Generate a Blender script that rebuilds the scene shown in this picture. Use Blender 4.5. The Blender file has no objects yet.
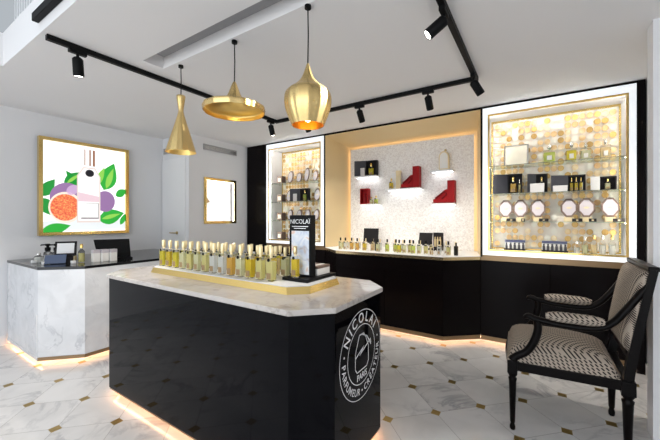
import bpy, bmesh, math, random
from mathutils import Vector, Matrix
random.seed(7)
SC = bpy.context.scene
COL = SC.collection
PI = math.pi

# ------------------------------------------------------------------ materials
def mat(name, col, rough=.5, metal=0., spec=.5, trans=0., ior=1.45, emit=None, es=0., coat=0.):
    m = bpy.data.materials.new(name); m.use_nodes = True
    b = m.node_tree.nodes['Principled BSDF']
    b.inputs['Base Color'].default_value = (*col, 1)
    b.inputs['Roughness'].default_value = rough
    b.inputs['Metallic'].default_value = metal
    b.inputs['Specular IOR Level'].default_value = spec
    b.inputs['Transmission Weight'].default_value = trans
    b.inputs['IOR'].default_value = ior
    b.inputs['Coat Weight'].default_value = coat
    if emit:
        b.inputs['Emission Color'].default_value = (*emit, 1)
        b.inputs['Emission Strength'].default_value = es
    return m

class NT:
    """small helper for node graphs"""
    def __init__(s, m): s.t = m.node_tree; s.b = s.t.nodes['Principled BSDF']
    def n(s, typ, **kw):
        x = s.t.nodes.new(typ)
        for k, v in kw.items(): setattr(x, k, v)
        return x
    def put(s, sock, v):
        if isinstance(v, bpy.types.NodeSocket): s.t.links.new(v, sock)
        else: sock.default_value = v
    def m(s, op, a, b=0., c=0.):
        x = s.n('ShaderNodeMath', operation=op)
        for i, v in enumerate((a, b, c)): s.put(x.inputs[i], v)
        return x.outputs[0]
    def mix(s, f, a, b):
        x = s.n('ShaderNodeMix', data_type='RGBA')
        s.put(x.inputs[0], f); s.put(x.inputs[6], a); s.put(x.inputs[7], b)
        return x.outputs[2]
    def coords(s): return s.n('ShaderNodeTexCoord').outputs['Object']
    def xyz(s, v):
        x = s.n('ShaderNodeSeparateXYZ'); s.put(x.inputs[0], v); return x.outputs
    def comb(s, a, b, c):
        x = s.n('ShaderNodeCombineXYZ')
        for i, v in enumerate((a, b, c)): s.put(x.inputs[i], v)
        return x.outputs[0]
    def noise(s, v, sc, det=4., dist=0., rough=.5):
        x = s.n('ShaderNodeTexNoise'); s.put(x.inputs['Vector'], v)
        x.inputs['Scale'].default_value = sc; x.inputs['Detail'].default_value = det
        x.inputs['Distortion'].default_value = dist; x.inputs['Roughness'].default_value = rough
        return x.outputs['Fac']
    def ramp(s, f, *stops):
        x = s.n('ShaderNodeValToRGB'); s.put(x.inputs[0], f); e = x.color_ramp.elements
        while len(e) < len(stops): e.new(.5)
        for k, (p, c) in enumerate(stops): e[k].position = p; e[k].color = (*c, 1)
        return x.outputs[0]
    def bump(s, h, st, d=.01):
        x = s.n('ShaderNodeBump'); x.inputs['Strength'].default_value = st; x.inputs['Distance'].default_value = d
        s.put(x.inputs['Height'], h); s.put(s.b.inputs['Normal'], x.outputs[0])

def veins(g, v, sc=1.6, base=(.80, .80, .80), vein=(.45, .46, .48)):
    """white marble with thin grey veins and faint clouds"""
    n1 = g.noise(v, sc, 6, 1.2, .6)
    a = g.m('ABSOLUTE', g.m('SUBTRACT', n1, .5))
    line = g.m('SUBTRACT', 1., g.m('MINIMUM', g.m('MULTIPLY', a, 26.), 1.))
    gate = g.m('MINIMUM', g.m('MAXIMUM', g.m('MULTIPLY', g.m('SUBTRACT', g.noise(v, sc*.8, 2), .45), 5.), 0.), 1.)
    f = g.m('MULTIPLY', g.m('MULTIPLY', line, gate), .8)
    c = g.ramp(g.noise(v, sc*2.2, 5, .6), (.3, tuple(x*.88 for x in base)), (.62, base))
    return g.mix(f, c, (*vein, 1))

# floor: square marble tiles laid diagonally to the room, small brass inset at each corner
TS = .3414
def floor_mat():
    m = mat('floor_marble', (.7, .7, .7), .12, spec=.5); g = NT(m)
    x, y, z = g.xyz(g.coords())
    u = g.m('SUBTRACT', g.m('DIVIDE', g.m('ADD', x, y), TS*math.sqrt(2)), .36034)
    v = g.m('SUBTRACT', g.m('DIVIDE', g.m('SUBTRACT', x, y), TS*math.sqrt(2)), .2429)
    fu = g.m('SUBTRACT', u, g.m('ROUND', u)); fv = g.m('SUBTRACT', v, g.m('ROUND', v))
    k = TS/math.sqrt(2)
    dx = g.m('ABSOLUTE', g.m('MULTIPLY', g.m('ADD', fu, fv), k)); dy = g.m('ABSOLUTE', g.m('MULTIPLY', g.m('SUBTRACT', fu, fv), k))
    inset = g.m('LESS_THAN', g.m('MAXIMUM', dx, dy), .0275)
    joint = g.m('LESS_THAN', g.m('MINIMUM', g.m('ABSOLUTE', fu), g.m('ABSOLUTE', fv)), .0016/TS)
    cell = g.comb(g.m('FLOOR', u), g.m('FLOOR', v), 0.)
    wn = g.n('ShaderNodeTexWhiteNoise', noise_dimensions='3D'); g.put(wn.inputs['Vector'], cell)
    off = g.n('ShaderNodeVectorMath', operation='MULTIPLY_ADD')
    g.put(off.inputs[0], wn.outputs['Color']); off.inputs[1].default_value = (9, 9, 9); g.put(off.inputs[2], g.comb(x, y, z))
    c = veins(g, off.outputs[0], 1.7, (.70, .69, .68), (.33, .33, .35))
    tint = g.m('ADD', .90, g.m('MULTIPLY', wn.outputs['Value'], .10))
    tn = g.n('ShaderNodeVectorMath', operation='SCALE'); g.put(tn.inputs[0], c); g.put(tn.inputs['Scale'], tint)
    c = g.mix(joint, tn.outputs[0], (.36, .35, .34, 1))
    c = g.mix(inset, c, (.36, .25, .08, 1))
    g.put(g.b.inputs['Base Color'], c); g.put(g.b.inputs['Metallic'], g.m('MULTIPLY', inset, .75))
    g.put(g.b.inputs['Roughness'], g.m('ADD', .10, g.m('MULTIPLY', inset, .25)))
    return m
def marble_mat(name, sc, base, vein, rough):
    m = mat(name, base, rough); g = NT(m); g.put(g.b.inputs['Base Color'], veins(g, g.coords(), sc, base, vein)); return m
def plaster(name, col):
    m = mat(name, col, .75, spec=.2); g = NT(m); g.bump(g.noise(g.coords(), 90, 3), .04, .003); return m
def brushed(name, col, rough):
    m = mat(name, col, rough, 1.); g = NT(m)
    tg = g.n('ShaderNodeTangent', direction_type='RADIAL', axis='Z'); g.put(g.b.inputs['Tangent'], tg.outputs[0])
    g.b.inputs['Anisotropic'].default_value = .9; g.b.inputs['Anisotropic Rotation'].default_value = .25; return m
def mosaic_mat():
    m = mat('niche_mosaic', (.8, .76, .72), .3, spec=.6); g = NT(m)
    vo = g.n('ShaderNodeTexVoronoi'); g.put(vo.inputs['Vector'], g.coords()); vo.inputs['Scale'].default_value = 75
    r = g.xyz(vo.outputs['Color'])[0]
    g.put(g.b.inputs['Base Color'], g.ramp(r, (0., (.78, .74, .71)), (.5, (.86, .83, .80)), (1., (.95, .93, .90))))
    g.put(g.b.inputs['Roughness'], g.m('ADD', .15, g.m('MULTIPLY', r, .4)))
    g.bump(vo.outputs['Distance'], .3, .004); return m
def fabric_mat():
    m = mat('houndstooth', (.5, .45, .38), .9, spec=.15); g = NT(m)
    x, y, z = g.xyz(g.coords())
    p = 2*PI/.025
    a = g.m('MULTIPLY', g.m('ADD', x, g.m('MULTIPLY', z, 1.)), p); b = g.m('MULTIPLY', g.m('SUBTRACT', y, z), p)
    s = g.m('MULTIPLY', g.m('SINE', a), g.m('SINE', b))
    q = g.m('MULTIPLY', g.m('SINE', g.m('MULTIPLY', g.m('ADD', a, b), 1.)), .25)
    f = g.m('GREATER_THAN', g.m('ADD', s, q), .06)
    f = g.m('GREATER_THAN', s, .22)
    g.put(g.b.inputs['Base Color'], g.mix(f, (.42, .355, .29, 1), (.030, .024, .022, 1)))
    g.bump(g.noise(g.coords(), 500, 2), .15, .002); return m
def disc_mat():
    m = mat('gold_disc', (.85, .62, .28), .4, .25); g = NT(m)
    g.put(g.b.inputs['Base Color'], g.ramp(g.noise(g.coords(), 9, 2), (.3, (.66, .40, .18)), (.5, (.76, .53, .26)), (.68, (.92, .82, .60)))); return m
def peach_mat():
    m = mat('peach_backing', (.86, .72, .52), .5, 0.); g = NT(m)
    x, y, z = g.xyz(g.coords())
    f = g.noise(g.comb(g.m('MULTIPLY', x, 6.), y, g.m('MULTIPLY', z, 2.5)), 1., 2)
    g.put(g.b.inputs['Base Color'], g.ramp(f, (.3, (.90, .78, .66)), (.6, (.94, .89, .80)))); return m

M = dict(
 floor=floor_mat(), wall=plaster('white_plaster', (.80, .80, .81)), ceil=plaster('ceiling_plaster', (.86, .845, .84)),
 island_top=marble_mat('island_marble', 5.5, (.60, .555, .52), (.36, .31, .27), .10),
 desk_marble=marble_mat('desk_marble', 3.2, (.72, .73, .75), (.48, .49, .52), .14),
 gloss=mat('black_lacquer', (.002, .002, .0032), .04, spec=.15), satin=mat('black_satin', (.0035, .0024, .0026), .25, spec=.10),
 granite=mat('black_granite', (.012, .012, .013), .08, spec=.4), matte=mat('black_matte', (.006, .006, .0065), .5, spec=.14),
 ebony=mat('ebonised_wood', (.003, .002, .002), .3, spec=.12), card=mat('dark_card', (.016, .014, .015), .6, spec=.2),
 gold=mat('polished_gold', (.86, .62, .22), .16, 1.), brass=brushed('brushed_brass', (.84, .62, .27), .27),
 brassin=mat('brass_inside', (.90, .64, .22), .28, 1.), bronze=mat('bronze_band', (.30, .20, .11), .3, .85),
 bandgold=mat('champagne_band', (.78, .60, .33), .2, .95), champagne=mat('champagne_lining', (.84, .66, .37), .45, .15),
 liner=mat('white_liner', (.90, .90, .90), .7, spec=.2), white=mat('white_lacquer', (.84, .84, .84), .3), mosaic=mosaic_mat(),
 lit=mat('lit_frame', (.9, .9, .9), .4, emit=(.86, .93, 1.), es=.36), led=mat('warm_led', (1, .8, .6), .5, emit=(1, .56, .30), es=8.),
 ledi=mat('island_led', (1, .8, .6), .5, emit=(1, .54, .27), es=8.), ledn=mat('niche_led', (1, .8, .6), .5, emit=(1, .82, .64), es=2.), ledw=mat('cool_led', (1, 1, 1), .5, emit=(.93, .97, 1.), es=4.5),
 ledc=mat('cabinet_led', (1, 1, 1), .5, emit=(1., .96, .90), es=27.), leda=mat('alcove_led', (1, 1, 1), .5, emit=(1., .97, .9), es=13.),
 lens=mat('spot_lens', (1, 1, 1), .3, emit=(1, .95, .88), es=6.), bulb=mat('warm_bulb', (1, .9, .7), .3, emit=(1, .76, .42), es=14.),
 glass=mat('clear_glass', (1., 1., 1.), .02, trans=1., ior=1.12), shelfg=mat('shelf_glass', (.80, .95, .90), .03, trans=1., ior=1.2),
 silver=mat('silver_trim', (.75, .74, .72), .25, 1.), cream=mat('cream_print', (.80, .74, .60), .6), ivory=mat('ivory_card', (.85, .83, .79), .55),
 taupe=mat('taupe_frame', (.17, .11, .085), .5), plate=mat('pearl_plate', (.60, .55, .58), .3), red=mat('red_leatherette', (.33, .006, .008), .5, spec=.2),
 redd=mat('deep_red', (.20, .004, .006), .5, spec=.2), bluepad=mat('slate_blue_pad', (.09, .12, .20), .7), brown=mat('brown_label', (.30, .20, .10), .6),
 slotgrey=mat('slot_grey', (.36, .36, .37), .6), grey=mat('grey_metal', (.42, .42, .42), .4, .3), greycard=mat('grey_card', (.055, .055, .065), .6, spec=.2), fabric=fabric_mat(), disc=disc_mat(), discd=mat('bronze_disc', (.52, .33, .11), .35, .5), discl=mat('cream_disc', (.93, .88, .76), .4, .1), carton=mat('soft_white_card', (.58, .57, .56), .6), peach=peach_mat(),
 logo=mat('white_lettering', (.85, .85, .85), .5), palecap=mat('pale_gold_cap', (.90, .76, .45), .28, .6), softgold=mat('soft_gold_card', (.80, .66, .40), .5), dark_bottle=mat('dark_glass', (.02, .018, .015), .08),
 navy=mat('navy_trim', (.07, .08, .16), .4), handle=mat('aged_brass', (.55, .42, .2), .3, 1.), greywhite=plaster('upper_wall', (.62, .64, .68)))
LIQ = {}
for nm, c in dict(amber=(.93, .60, .14), yellow=(.95, .84, .10), gold=(.95, .74, .08), lime=(.80, .90, .22), pale=(.93, .93, .62), straw=(.93, .87, .40),
                  clear=(.95, .97, .93), champagne=(.95, .80, .50), green=(.70, .82, .30)).items():
    LIQ[nm] = mat(nm+'_perfume', c, .1, trans=.5, ior=1.12)

# ------------------------------------------------------------------ mesh building
class MB:
    def __init__(s): s.v = []; s.f = []; s.smooth = set()
    def add(s, vs, fs, smooth=False):
        o = len(s.v); s.v += [tuple(p) for p in vs]
        for f in fs:
            if smooth: s.smooth.add(len(s.f))
            s.f.append([i+o for i in f])
        return s
    def box(s, x0, x1, y0, y1, z0, z1):
        vs = [(x, y, z) for z in (z0, z1) for y in (y0, y1) for x in (x0, x1)]
        return s.add(vs, [(0, 2, 3, 1), (4, 5, 7, 6), (0, 1, 5, 4), (2, 6, 7, 3), (0, 4, 6, 2), (1, 3, 7, 5)])
    def obox(s, c, sx, sy, sz, rz=0., rx=0., ry=0.):
        m = Matrix.Translation(c) @ Matrix.Rotation(rz, 4, 'Z') @ Matrix.Rotation(ry, 4, 'Y') @ Matrix.Rotation(rx, 4, 'X')
        vs = [m @ Vector((x*sx/2, y*sy/2, z*sz/2)) for z in (-1, 1) for y in (-1, 1) for x in (-1, 1)]
        return s.add(vs, [(0, 2, 3, 1), (4, 5, 7, 6), (0, 1, 5, 4), (2, 6, 7, 3), (0, 4, 6, 2), (1, 3, 7, 5)])
    def prism(s, pts, z0, z1, top=None):
        n = len(pts); top = top or pts
        vs = [(x, y, z0) for x, y in pts] + [(x, y, z1) for x, y in top]
        return s.add(vs, [tuple(range(n))[::-1], tuple(range(n, 2*n))] + [(i, (i+1) % n, n+(i+1) % n, n+i) for i in range(n)])
    def slab(s, pts, nrm, th):
        """flat polygon with thickness th along nrm"""
        n = len(pts); d = Vector(nrm)*th
        vs = [Vector(p) for p in pts] + [Vector(p)+d for p in pts]
        return s.add(vs, [tuple(range(n))[::-1], tuple(range(n, 2*n))] + [(i, (i+1) % n, n+(i+1) % n, n+i) for i in range(n)])
    def lathe(s, prof, c=(0, 0, 0), n=24, mtx=None, flute=None):
        vs = []; fs = []
        for r, z in prof:
            for k in range(n):
                a = 2*PI*k/n; p = Vector((r*math.cos(a), r*math.sin(a), z))
                if mtx: p = mtx @ p
                vs.append(p+Vector(c))
        for i in range(len(prof)-1):
            for k in range(n):
                fs.append((i*n+k, i*n+(k+1) % n, (i+1)*n+(k+1) % n, (i+1)*n+k))
        s.add(vs, fs, True)
        s.add(vs[:n], [tuple(range(n))[::-1]]); s.add(vs[-n:], [tuple(range(n))]); return s
    def shell(s, prof, c=(0, 0, 0), n=40, flute=0.):
        """open lathe (no caps)"""
        q = lambda k: 1+flute*math.cos(14*2*PI*k/n)
        vs = [(c[0]+r*q(k)*math.cos(2*PI*k/n), c[1]+r*q(k)*math.sin(2*PI*k/n), c[2]+z) for r, z in prof for k in range(n)]
        return s.add(vs, [(i*n+k, i*n+(k+1) % n, (i+1)*n+(k+1) % n, (i+1)*n+k) for i in range(len(prof)-1) for k in range(n)], True)
    def tube(s, pts, rad, n=10, flat=1.):
        """swept tube; rad is one radius or one per point"""
        P = [Vector(p) for p in pts]; R = rad if isinstance(rad, (list, tuple)) else [rad]*len(P)
        vs = []; side = None
        for i, p in enumerate(P):
            t = (P[min(i+1, len(P)-1)]-P[max(i-1, 0)]).normalized()
            if side is None:
                side = t.cross(Vector((0, 0, 1)));
                if side.length < .05: side = Vector((1, 0, 0))
            side = (side - t*side.dot(t)).normalized(); up = side.cross(t)
            for k in range(n):
                a = 2*PI*k/n; vs.append(p+side*(R[i]*math.cos(a))+up*(R[i]*flat*math.sin(a)))
        fs = [(i*n+k, i*n+(k+1) % n, (i+1)*n+(k+1) % n, (i+1)*n+k) for i in range(len(P)-1) for k in range(n)]
        s.add(vs, fs, True); s.add(vs[:n], [tuple(range(n))[::-1]]); s.add(vs[-n:], [tuple(range(n))]); return s
    def frame(s, x0, x1, z0, z1, y0, y1, wl, wr, wt, wb):
        """rectangular frame in the XZ plane with mitred corners"""
        o = [(x0, z0), (x1, z0), (x1, z1), (x0, z1)]; i = [(x0+wl, z0+wb), (x1-wr, z0+wb), (x1-wr, z1-wt), (x0+wl, z1-wt)]
        for k in range(4):
            q = [o[k], o[(k+1) % 4], i[(k+1) % 4], i[k]]
            s.slab([(x, y0, z) for x, z in q], (0, 1, 0), y1-y0)
        return s
    def build(s, name, m, parent=None, bevel=0., kind=None, seg=2, sub=0):
        me = bpy.data.meshes.new(name)
        o = Vector((0, 0, 0)); q = parent
        while q is not None: o += q.location; q = q.parent
        me.from_pydata([Vector(p)-o for p in s.v], [], s.f)
        for i in s.smooth: me.polygons[i].use_smooth = True
        bm = bmesh.new(); bm.from_mesh(me); bmesh.ops.recalc_face_normals(bm, faces=bm.faces); bm.to_mesh(me); bm.free()
        me.materials.append(m)
        ob = bpy.data.objects.new(name, me); COL.objects.link(ob); ob.parent = parent
        if bevel:
            md = ob.modifiers.new('bevel', 'BEVEL'); md.width = bevel; md.segments = seg; md.limit_method = 'ANGLE'
        if sub:
            md = ob.modifiers.new('sub', 'SUBSURF'); md.levels = md.render_levels = sub
        if kind: ob['kind'] = kind
        return ob

def box(*a): return MB().box(*a)
def tag(o, label, cat, group=None):
    o['label'] = label; o['category'] = cat
    if group: o['group'] = group
    return o
def thing(name, label, cat, loc=(0, 0, 0), group=None):
    o = bpy.data.objects.new(name, None); COL.objects.link(o); o.location = loc; o.empty_display_size = .05
    return tag(o, label, cat, group)
def dup(root, loc, rz=None, label=None, group=None, swap=None):
    """copy of a thing with copies of its parts and sub-parts; swap = {part name: material}"""
    def cp(o, par):
        c = o.copy(); COL.objects.link(c); c.parent = par
        k = o.name.split('.')[0]
        if swap and k in swap:
            c.material_slots[0].link = 'OBJECT'; c.material_slots[0].material = swap[k]
        for ch in list(o.children): cp(ch, c)
        return c
    r = cp(root, None); r.location = loc
    if rz is not None: r.rotation_euler.z = rz
    if label: r['label'] = label
    if group: r['group'] = group
    return r
def recolor(root, swap):
    for ch in root.children_recursive:
        k = ch.name.split('.')[0]
        if k in swap:
            ch.material_slots[0].link = 'OBJECT'; ch.material_slots[0].material = swap[k]
def struct(mb, name, m, **kw): return mb.build(name, m, None, kind='structure', **kw)
ORD = ['first', 'second', 'third', 'fourth', 'fifth', 'sixth', 'seventh', 'eighth', 'ninth', 'tenth', 'eleventh', 'twelfth', 'thirteenth',
       'fourteenth', 'fifteenth', 'sixteenth', 'seventeenth', 'eighteenth', 'nineteenth', 'twentieth']

def text_mesh(mb, s, size, mtx, bold=0.):
    """letters as flat faces, centred, mapped through mtx"""
    cu = bpy.data.curves.new('lettering', 'FONT'); cu.body = s; cu.size = size; cu.align_x = 'CENTER'; cu.align_y = 'CENTER'
    cu.resolution_u = 3; cu.offset = bold*size
    ob = bpy.data.objects.new('lettering', cu); COL.objects.link(ob)
    dg = bpy.context.evaluated_depsgraph_get(); dg.update()
    me = bpy.data.meshes.new_from_object(ob.evaluated_get(dg))
    mb.add([mtx @ v.co for v in me.vertices], [tuple(p.vertices) for p in me.polygons])
    bpy.data.objects.remove(ob); bpy.data.curves.remove(cu); bpy.data.meshes.remove(me)

# ------------------------------------------------------------------ the room
CZ = 2.46
struct(box(-5.2, 3.2, -3., 4.45, -.1, 0), 'floor', M['floor'])
struct(box(-4.1, .95, 4.32, 4.42, 0, CZ), 'wall_back', M['wall'])
struct(box(-4.72, -4.62, -3., 2.64, 0, CZ), 'wall_left', M['wall'])
struct(box(-4.72, -3.99, 2.64, 2.74, 0, CZ), 'wall_return', M['wall'])
w = MB()
for a in ((2.74, 2.893, 0, CZ), (3.428, 4.32, 0, CZ), (2.893, 3.428, 0, 1.245), (2.893, 3.428, 1.87, CZ)): w.box(-4.09, -3.99, *a)
struct(w, 'wall_alcove', M['wall'])
struct(MB().box(.76, .88, 2.62, 4.32, 0, CZ).box(.56, 2.7, 2.60, 2.72, 0, CZ), 'wall_right', M['wall'])
struct(box(2.6, 2.7, -3., 2.60, 0, CZ), 'wall_side', M['wall'])
struct(box(-4.62, -4.606, -3., .975, 0, .1), 'baseboard_left', M['white'])
struct(MB().box(.746, .76, 2.72, 3.70, 0, .09), 'baseboard_right', M['white'])
# ceiling with the stair void and a shallow linear pocket
VX0, VX1, VY0, VY1 = -3.42, -1.15, -1.6, .71
PX0, PX1, PY0, PY1 = -2.44, .6, 1.245, 1.40
c = MB()
c.box(-4.72, 2.7, PY1, 4.32, CZ, 2.71); c.box(-4.72, PX0, VY1, PY1, CZ, 2.71); c.box(PX1, 2.7, VY1, PY1, CZ, 2.71)
c.box(PX0, PX1, VY1, PY0, CZ, 2.71); c.box(PX0, PX1, PY0, PY1, 2.555, 2.71)
c.box(-4.72, VX0, -3., VY1, CZ, 2.71); c.box(VX1, 2.7, -3., VY1, CZ, 2.71); c.box(VX0, VX1, -3., VY0, CZ, 2.71)
struct(c, 'ceiling', M['ceil'])
struct(box(PX0+.01, PX1-.01, PY0+.002, PY1-.002, 2.546, 2.5548), 'pocket_strip', M['slotgrey'])  # grey strip added so the pocket's top reads darker
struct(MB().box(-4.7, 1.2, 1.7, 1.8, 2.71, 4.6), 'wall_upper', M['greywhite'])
# balustrade of the stair void, on the upper floor
br = thing('balustrade', 'pale balustrade of thin upright bars above the stair opening at upper left', 'balustrade', (-2.8, .78, 2.71))
box(-3.42, -1.2, .765, .795, 2.71, 2.74).build('bottom_rail', M['white'], br)
for k in range(26): box(-3.40+k*.056, -3.378+k*.056, .770, .790, 2.74, 3.55).build('baluster', M['white'], br)
box(-3.42, -1.2, .76, .80, 3.55, 3.59).build('top_rail', M['white'], br)
tag(box(-2.64, -1.25, .675, .709, 2.525, 2.575).build('wall_rail', M['matte'], None, .004), 'short black bar fixed along the white edge of the stair opening', 'rail')

# door in the return wall
d = struct(box(-4.60, -4.05, 2.618, 2.64, .005, 2.14), 'door_1', M['white'], bevel=.002)
hd = MB().lathe([(.022, 0), (.022, .008)], (-4.225, 2.6175, 1.10), 16, Matrix.Rotation(PI/2, 3, 'X'))
hd.tube([(-4.225, 2.612, 1.10), (-4.225, 2.575, 1.10), (-4.235, 2.57, 1.10), (-4.33, 2.57, 1.10)], .008); hd.build('door_handle', M['handle'], d)
def vent(name, label, x0, x1, y0, y1, z0, z1, facing):
    if facing == 'x':
        v = thing(name, label, 'air vent', (x0, (y0+y1)/2, z0)); f = MB()
        f.box(x0, x1, y0, y1, z0, z0+.012).box(x0, x1, y0, y1, z1-.012, z1).box(x0, x1, y0, y0+.015, z0, z1).box(x0, x1, y1-.015, y1, z0, z1)
        f.build('frame', M['grey'], v)
        box(x0, x0+.003, y0+.01, y1-.01, z0+.01, z1-.01).build('backing', M['grey'], v)
        sl = MB()
        for k in range(3):
            zz = z0+.02+k*(z1-z0-.035)/3; sl.box(x0+.003, x1-.002, y0+.015, y1-.015, zz, zz+.006)
        sl.build('slats', M['silver'], v)
    else:
        v = thing(name, label, 'air vent', ((x0+x1)/2, y1, z0)); f = MB()
        f.box(x0, x1, y0, y1, z0, z0+.012).box(x0, x1, y0, y1, z1-.012, z1).box(x0, x0+.015, y0, y1, z0, z1).box(x1-.015, x1, y0, y1, z0, z1)
        f.build('frame', M['grey'], v)
        box(x0+.01, x1-.01, y1-.003, y1, z0+.01, z1-.01).build('backing', M['grey'], v)
        sl = MB()
        for k in range(3):
            zz = z0+.02+k*(z1-z0-.035)/3; sl.box(x0+.015, x1-.015, y0+.002, y1-.003, zz, zz+.006)
        sl.build('slats', M['silver'], v)
vent('wall_vent', 'long grey slatted air vent high on the wall above the small lit niche', -3.99, -3.975, 2.86, 3.455, 2.28, 2.36, 'x')
vent('wall_vent', 'short grey slatted air vent high above the white door', -4.58, -4.2, 2.625, 2.64, 2.23, 2.31, 'y')

# ------------------------------------------------------------------ backlit fig picture on the left wall
PX = -4.62
pic = thing('light_box', 'square gold framed backlit picture of figs and a perfume bottle on left wall', 'picture', (PX, 1.687, 1.117))
y0, y1, z0, z1 = 1.228, 2.145, 1.11, 2.205
f = MB()
for a in ((y0, y1, z0, z0+.035), (y0, y1, z1-.035, z1), (y0, y0+.035, z0+.035, z1-.035), (y1-.035, y1, z0+.035, z1-.035)): f.box(PX, PX+.06, *a)
f.build('frame', M['gold'], pic)
def em(name, c, s=1.):
    m = mat(name, c, .5, emit=c, es=s*.68)
    m.node_tree.nodes['Principled BSDF'].inputs['Base Color'].default_value = tuple(x*.3 for x in c)+(1,); return m
box(PX, PX+.03, y0+.03, y1-.03, z0+.03, z1-.03).build('backlit_panel', em('print_white', (1., 1., 1.), 1.25), pic)
def pp(u, v): return y0+u*(y1-y0), z0+v*(z1-z0)          # fraction across / up the picture
def prt(name, shapes, m, lay):
    b = MB()
    for s in shapes: b.slab([(PX+.0302+lay*.0006, *pp(u, v)) for u, v in s], (1, 0, 0), .0004)
    return b.build(name, m, pic)
def ell(cu, cv, a, b, rot=0., n=28): return [(cu+a*math.cos(t)*math.cos(rot)-b*math.sin(t)*math.sin(rot), cv+a*math.cos(t)*math.sin(rot)+b*math.sin(t)*math.cos(rot)) for t in [2*PI*k/n for k in range(n)]]
def leaf(u0_, v0_, u1_, v1_, wd, n=9):
    L = []; R = []; du, dv = u1_-u0_, v1_-v0_
    for k in range(n+1):
        t = k/n; h = wd*math.sin(PI*t**.8)
        L.append((u0_+du*t-dv*h, v0_+dv*t+du*h)); R.append((u0_+du*t+dv*h, v0_+dv*t-du*h))
    return L+R[::-1][1:-1]
prt('shadow_print', [[(.03, .05), (.97, .05), (.97, .16), (.6, .22), (.03, .14)]], em('print_pale', (.80, .84, .86), 1.0), 0)
GD, GL, GY = em('print_green_deep', (.02, .32, .05), .9), em('print_green', (.03, .44, .05), .9), em('print_green_pale', (.30, .68, .10), .9)
for q in (leaf(.03, .40, .16, .58, .27), leaf(.03, .38, .14, .20, .32), leaf(.25, .53, .44, .68, .24), leaf(.40, .52, .27, .68, .22)): prt('leaf_print', [q], GD, 1)
for q in (leaf(.69, .50, .82, .82, .30), leaf(.84, .44, .985, .52, .28), leaf(.63, .16, .95, .24, .26), leaf(.90, .10, .975, .24, .2), leaf(.02, .03, .32, .10, .2)): prt('leaf_print', [q], GL, 2)
for q in (leaf(.72, .52, .81, .76, .14), leaf(.67, .17, .90, .23, .10), leaf(.60, .54, .70, .76, .16), leaf(.28, .55, .42, .66, .1)): prt('leaf_print', [q], GY, 3)
FP = em('print_purple', (.34, .19, .40), .9)
prt('fig_print', [ell(.27, .41, .165, .14, .3)], FP, 3); prt('fig_print', [ell(.71, .37, .12, .12)], FP, 3)
prt('fig_print', [ell(.34, .48, .07, .05, .5)], em('print_violet', (.62, .42, .66), .9), 4)
prt('fig_print', [ell(.27, .29, .175, .165)], em('print_rind', (.96, .78, .66)), 4)
def fig_flesh():
    m = em('print_flesh', (.90, .22, .10)); g = NT(m)
    r = g.ramp(g.noise(g.coords(), 55, 4, .5), (.35, (.66, .05, .04)), (.5, (.88, .18, .07)), (.66, (1., .52, .18)))
    g.put(g.b.inputs['Emission Color'], r); return m
prt('fig_print', [ell(.265, .29, .152, .14)], fig_flesh(), 5)
prt('bottle_print', [[(.385, .13), (.65, .13), (.65, .64), (.59, .74), (.45, .74), (.385, .64)]], em('print_edge', (.78, .66, .62), 1.), 6)
prt('bottle_print', [[(.40, .15), (.635, .15), (.635, .635), (.58, .725), (.46, .725), (.40, .635)]], em('print_bottle', (.95, .92, .91), 1.1), 7)
prt('band_print', [[(.40, .36), (.635, .36), (.635, .42), (.40, .46)]], em('print_lilac', (.80, .60, .66)), 8)
prt('label_print', [[(.43, .17), (.63, .17), (.63, .345), (.43, .345)]], em('print_grey', (.22, .19, .2)), 8)
prt('label_print', [[(.43, .185), (.622, .185), (.622, .34), (.43, .34)]], em('print_label', (1., 1., .98), 1.1), 9)
for u, w_ in ((.465, .012), (.52, .018), (.56, .026)): prt('cap_print', [[(u, .755), (u+w_, .755), (u+w_, .935), (u, .935)]], em('print_bronze', (.30, .13, .07)), 8)
prt('seal_print', [ell(.525, .675, .05, .04)], em('print_black', (.015, .015, .02)), 9)

# small lit wall niche
wn = thing('wall_niche', 'small gold framed lit niche in the white wall left of the black joinery', 'display niche', (-3.99, 3.16, 1.245))
a0, a1, b0, b1 = 2.893, 3.428, 1.245, 1.87
box(-4.27, -4.26, a0-.01, a1+.01, b0-.01, b1+.01).build('back_panel', M['liner'], wn)
MB().box(-4.26, -4.0, a0-.01, a0, b0, b1).box(-4.26, -4.0, a1, a1+.01, b0, b1).box(-4.26, -4.0, a0, a1, b0-.01, b0).box(-4.26, -4.0, a0, a1, b1, b1+.01).build('lining', M['liner'], wn)
f = MB()
for a in ((a0-.02, a1+.02, b0-.02, b0+.018), (a0-.02, a1+.02, b1-.018, b1+.02), (a0-.02, a0+.018, b0+.018, b1-.018), (a1-.018, a1+.02, b0+.018, b1-.018)): f.box(-3.99, -3.975, *a)
f.build('frame', M['gold'], wn)
MB().box(-4.03, -4.012, a0+.02, a1-.02, b1-.014, b1-.001).box(-4.03, -4.012, a0+.02, a1-.02, b0+.001, b0+.012).box(-4.03, -4.012, a0+.001, a0+.012, b0+.02, b1-.02).box(-4.03, -4.012, a1-.012, a1-.001, b0+.02, b1-.02).build('light_strip', M['leda'], wn)
cd = thing('display_card', 'grey folded card with a small flower print standing inside the wall niche', 'card', (-4.2, 3.13, b0))
MB().slab([(-4.15, 2.94, 1.49), (-4.15, 3.36, 1.49), (-4.22, 3.28, 1.70), (-4.22, 2.94, 1.70)], (.95, 0, .3), .006).build('card_panel', M['ivory'], cd)
box(-4.245, -4.16, 2.95, 3.30, b0+.001, 1.488).build('stand', M['liner'], cd)
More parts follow.
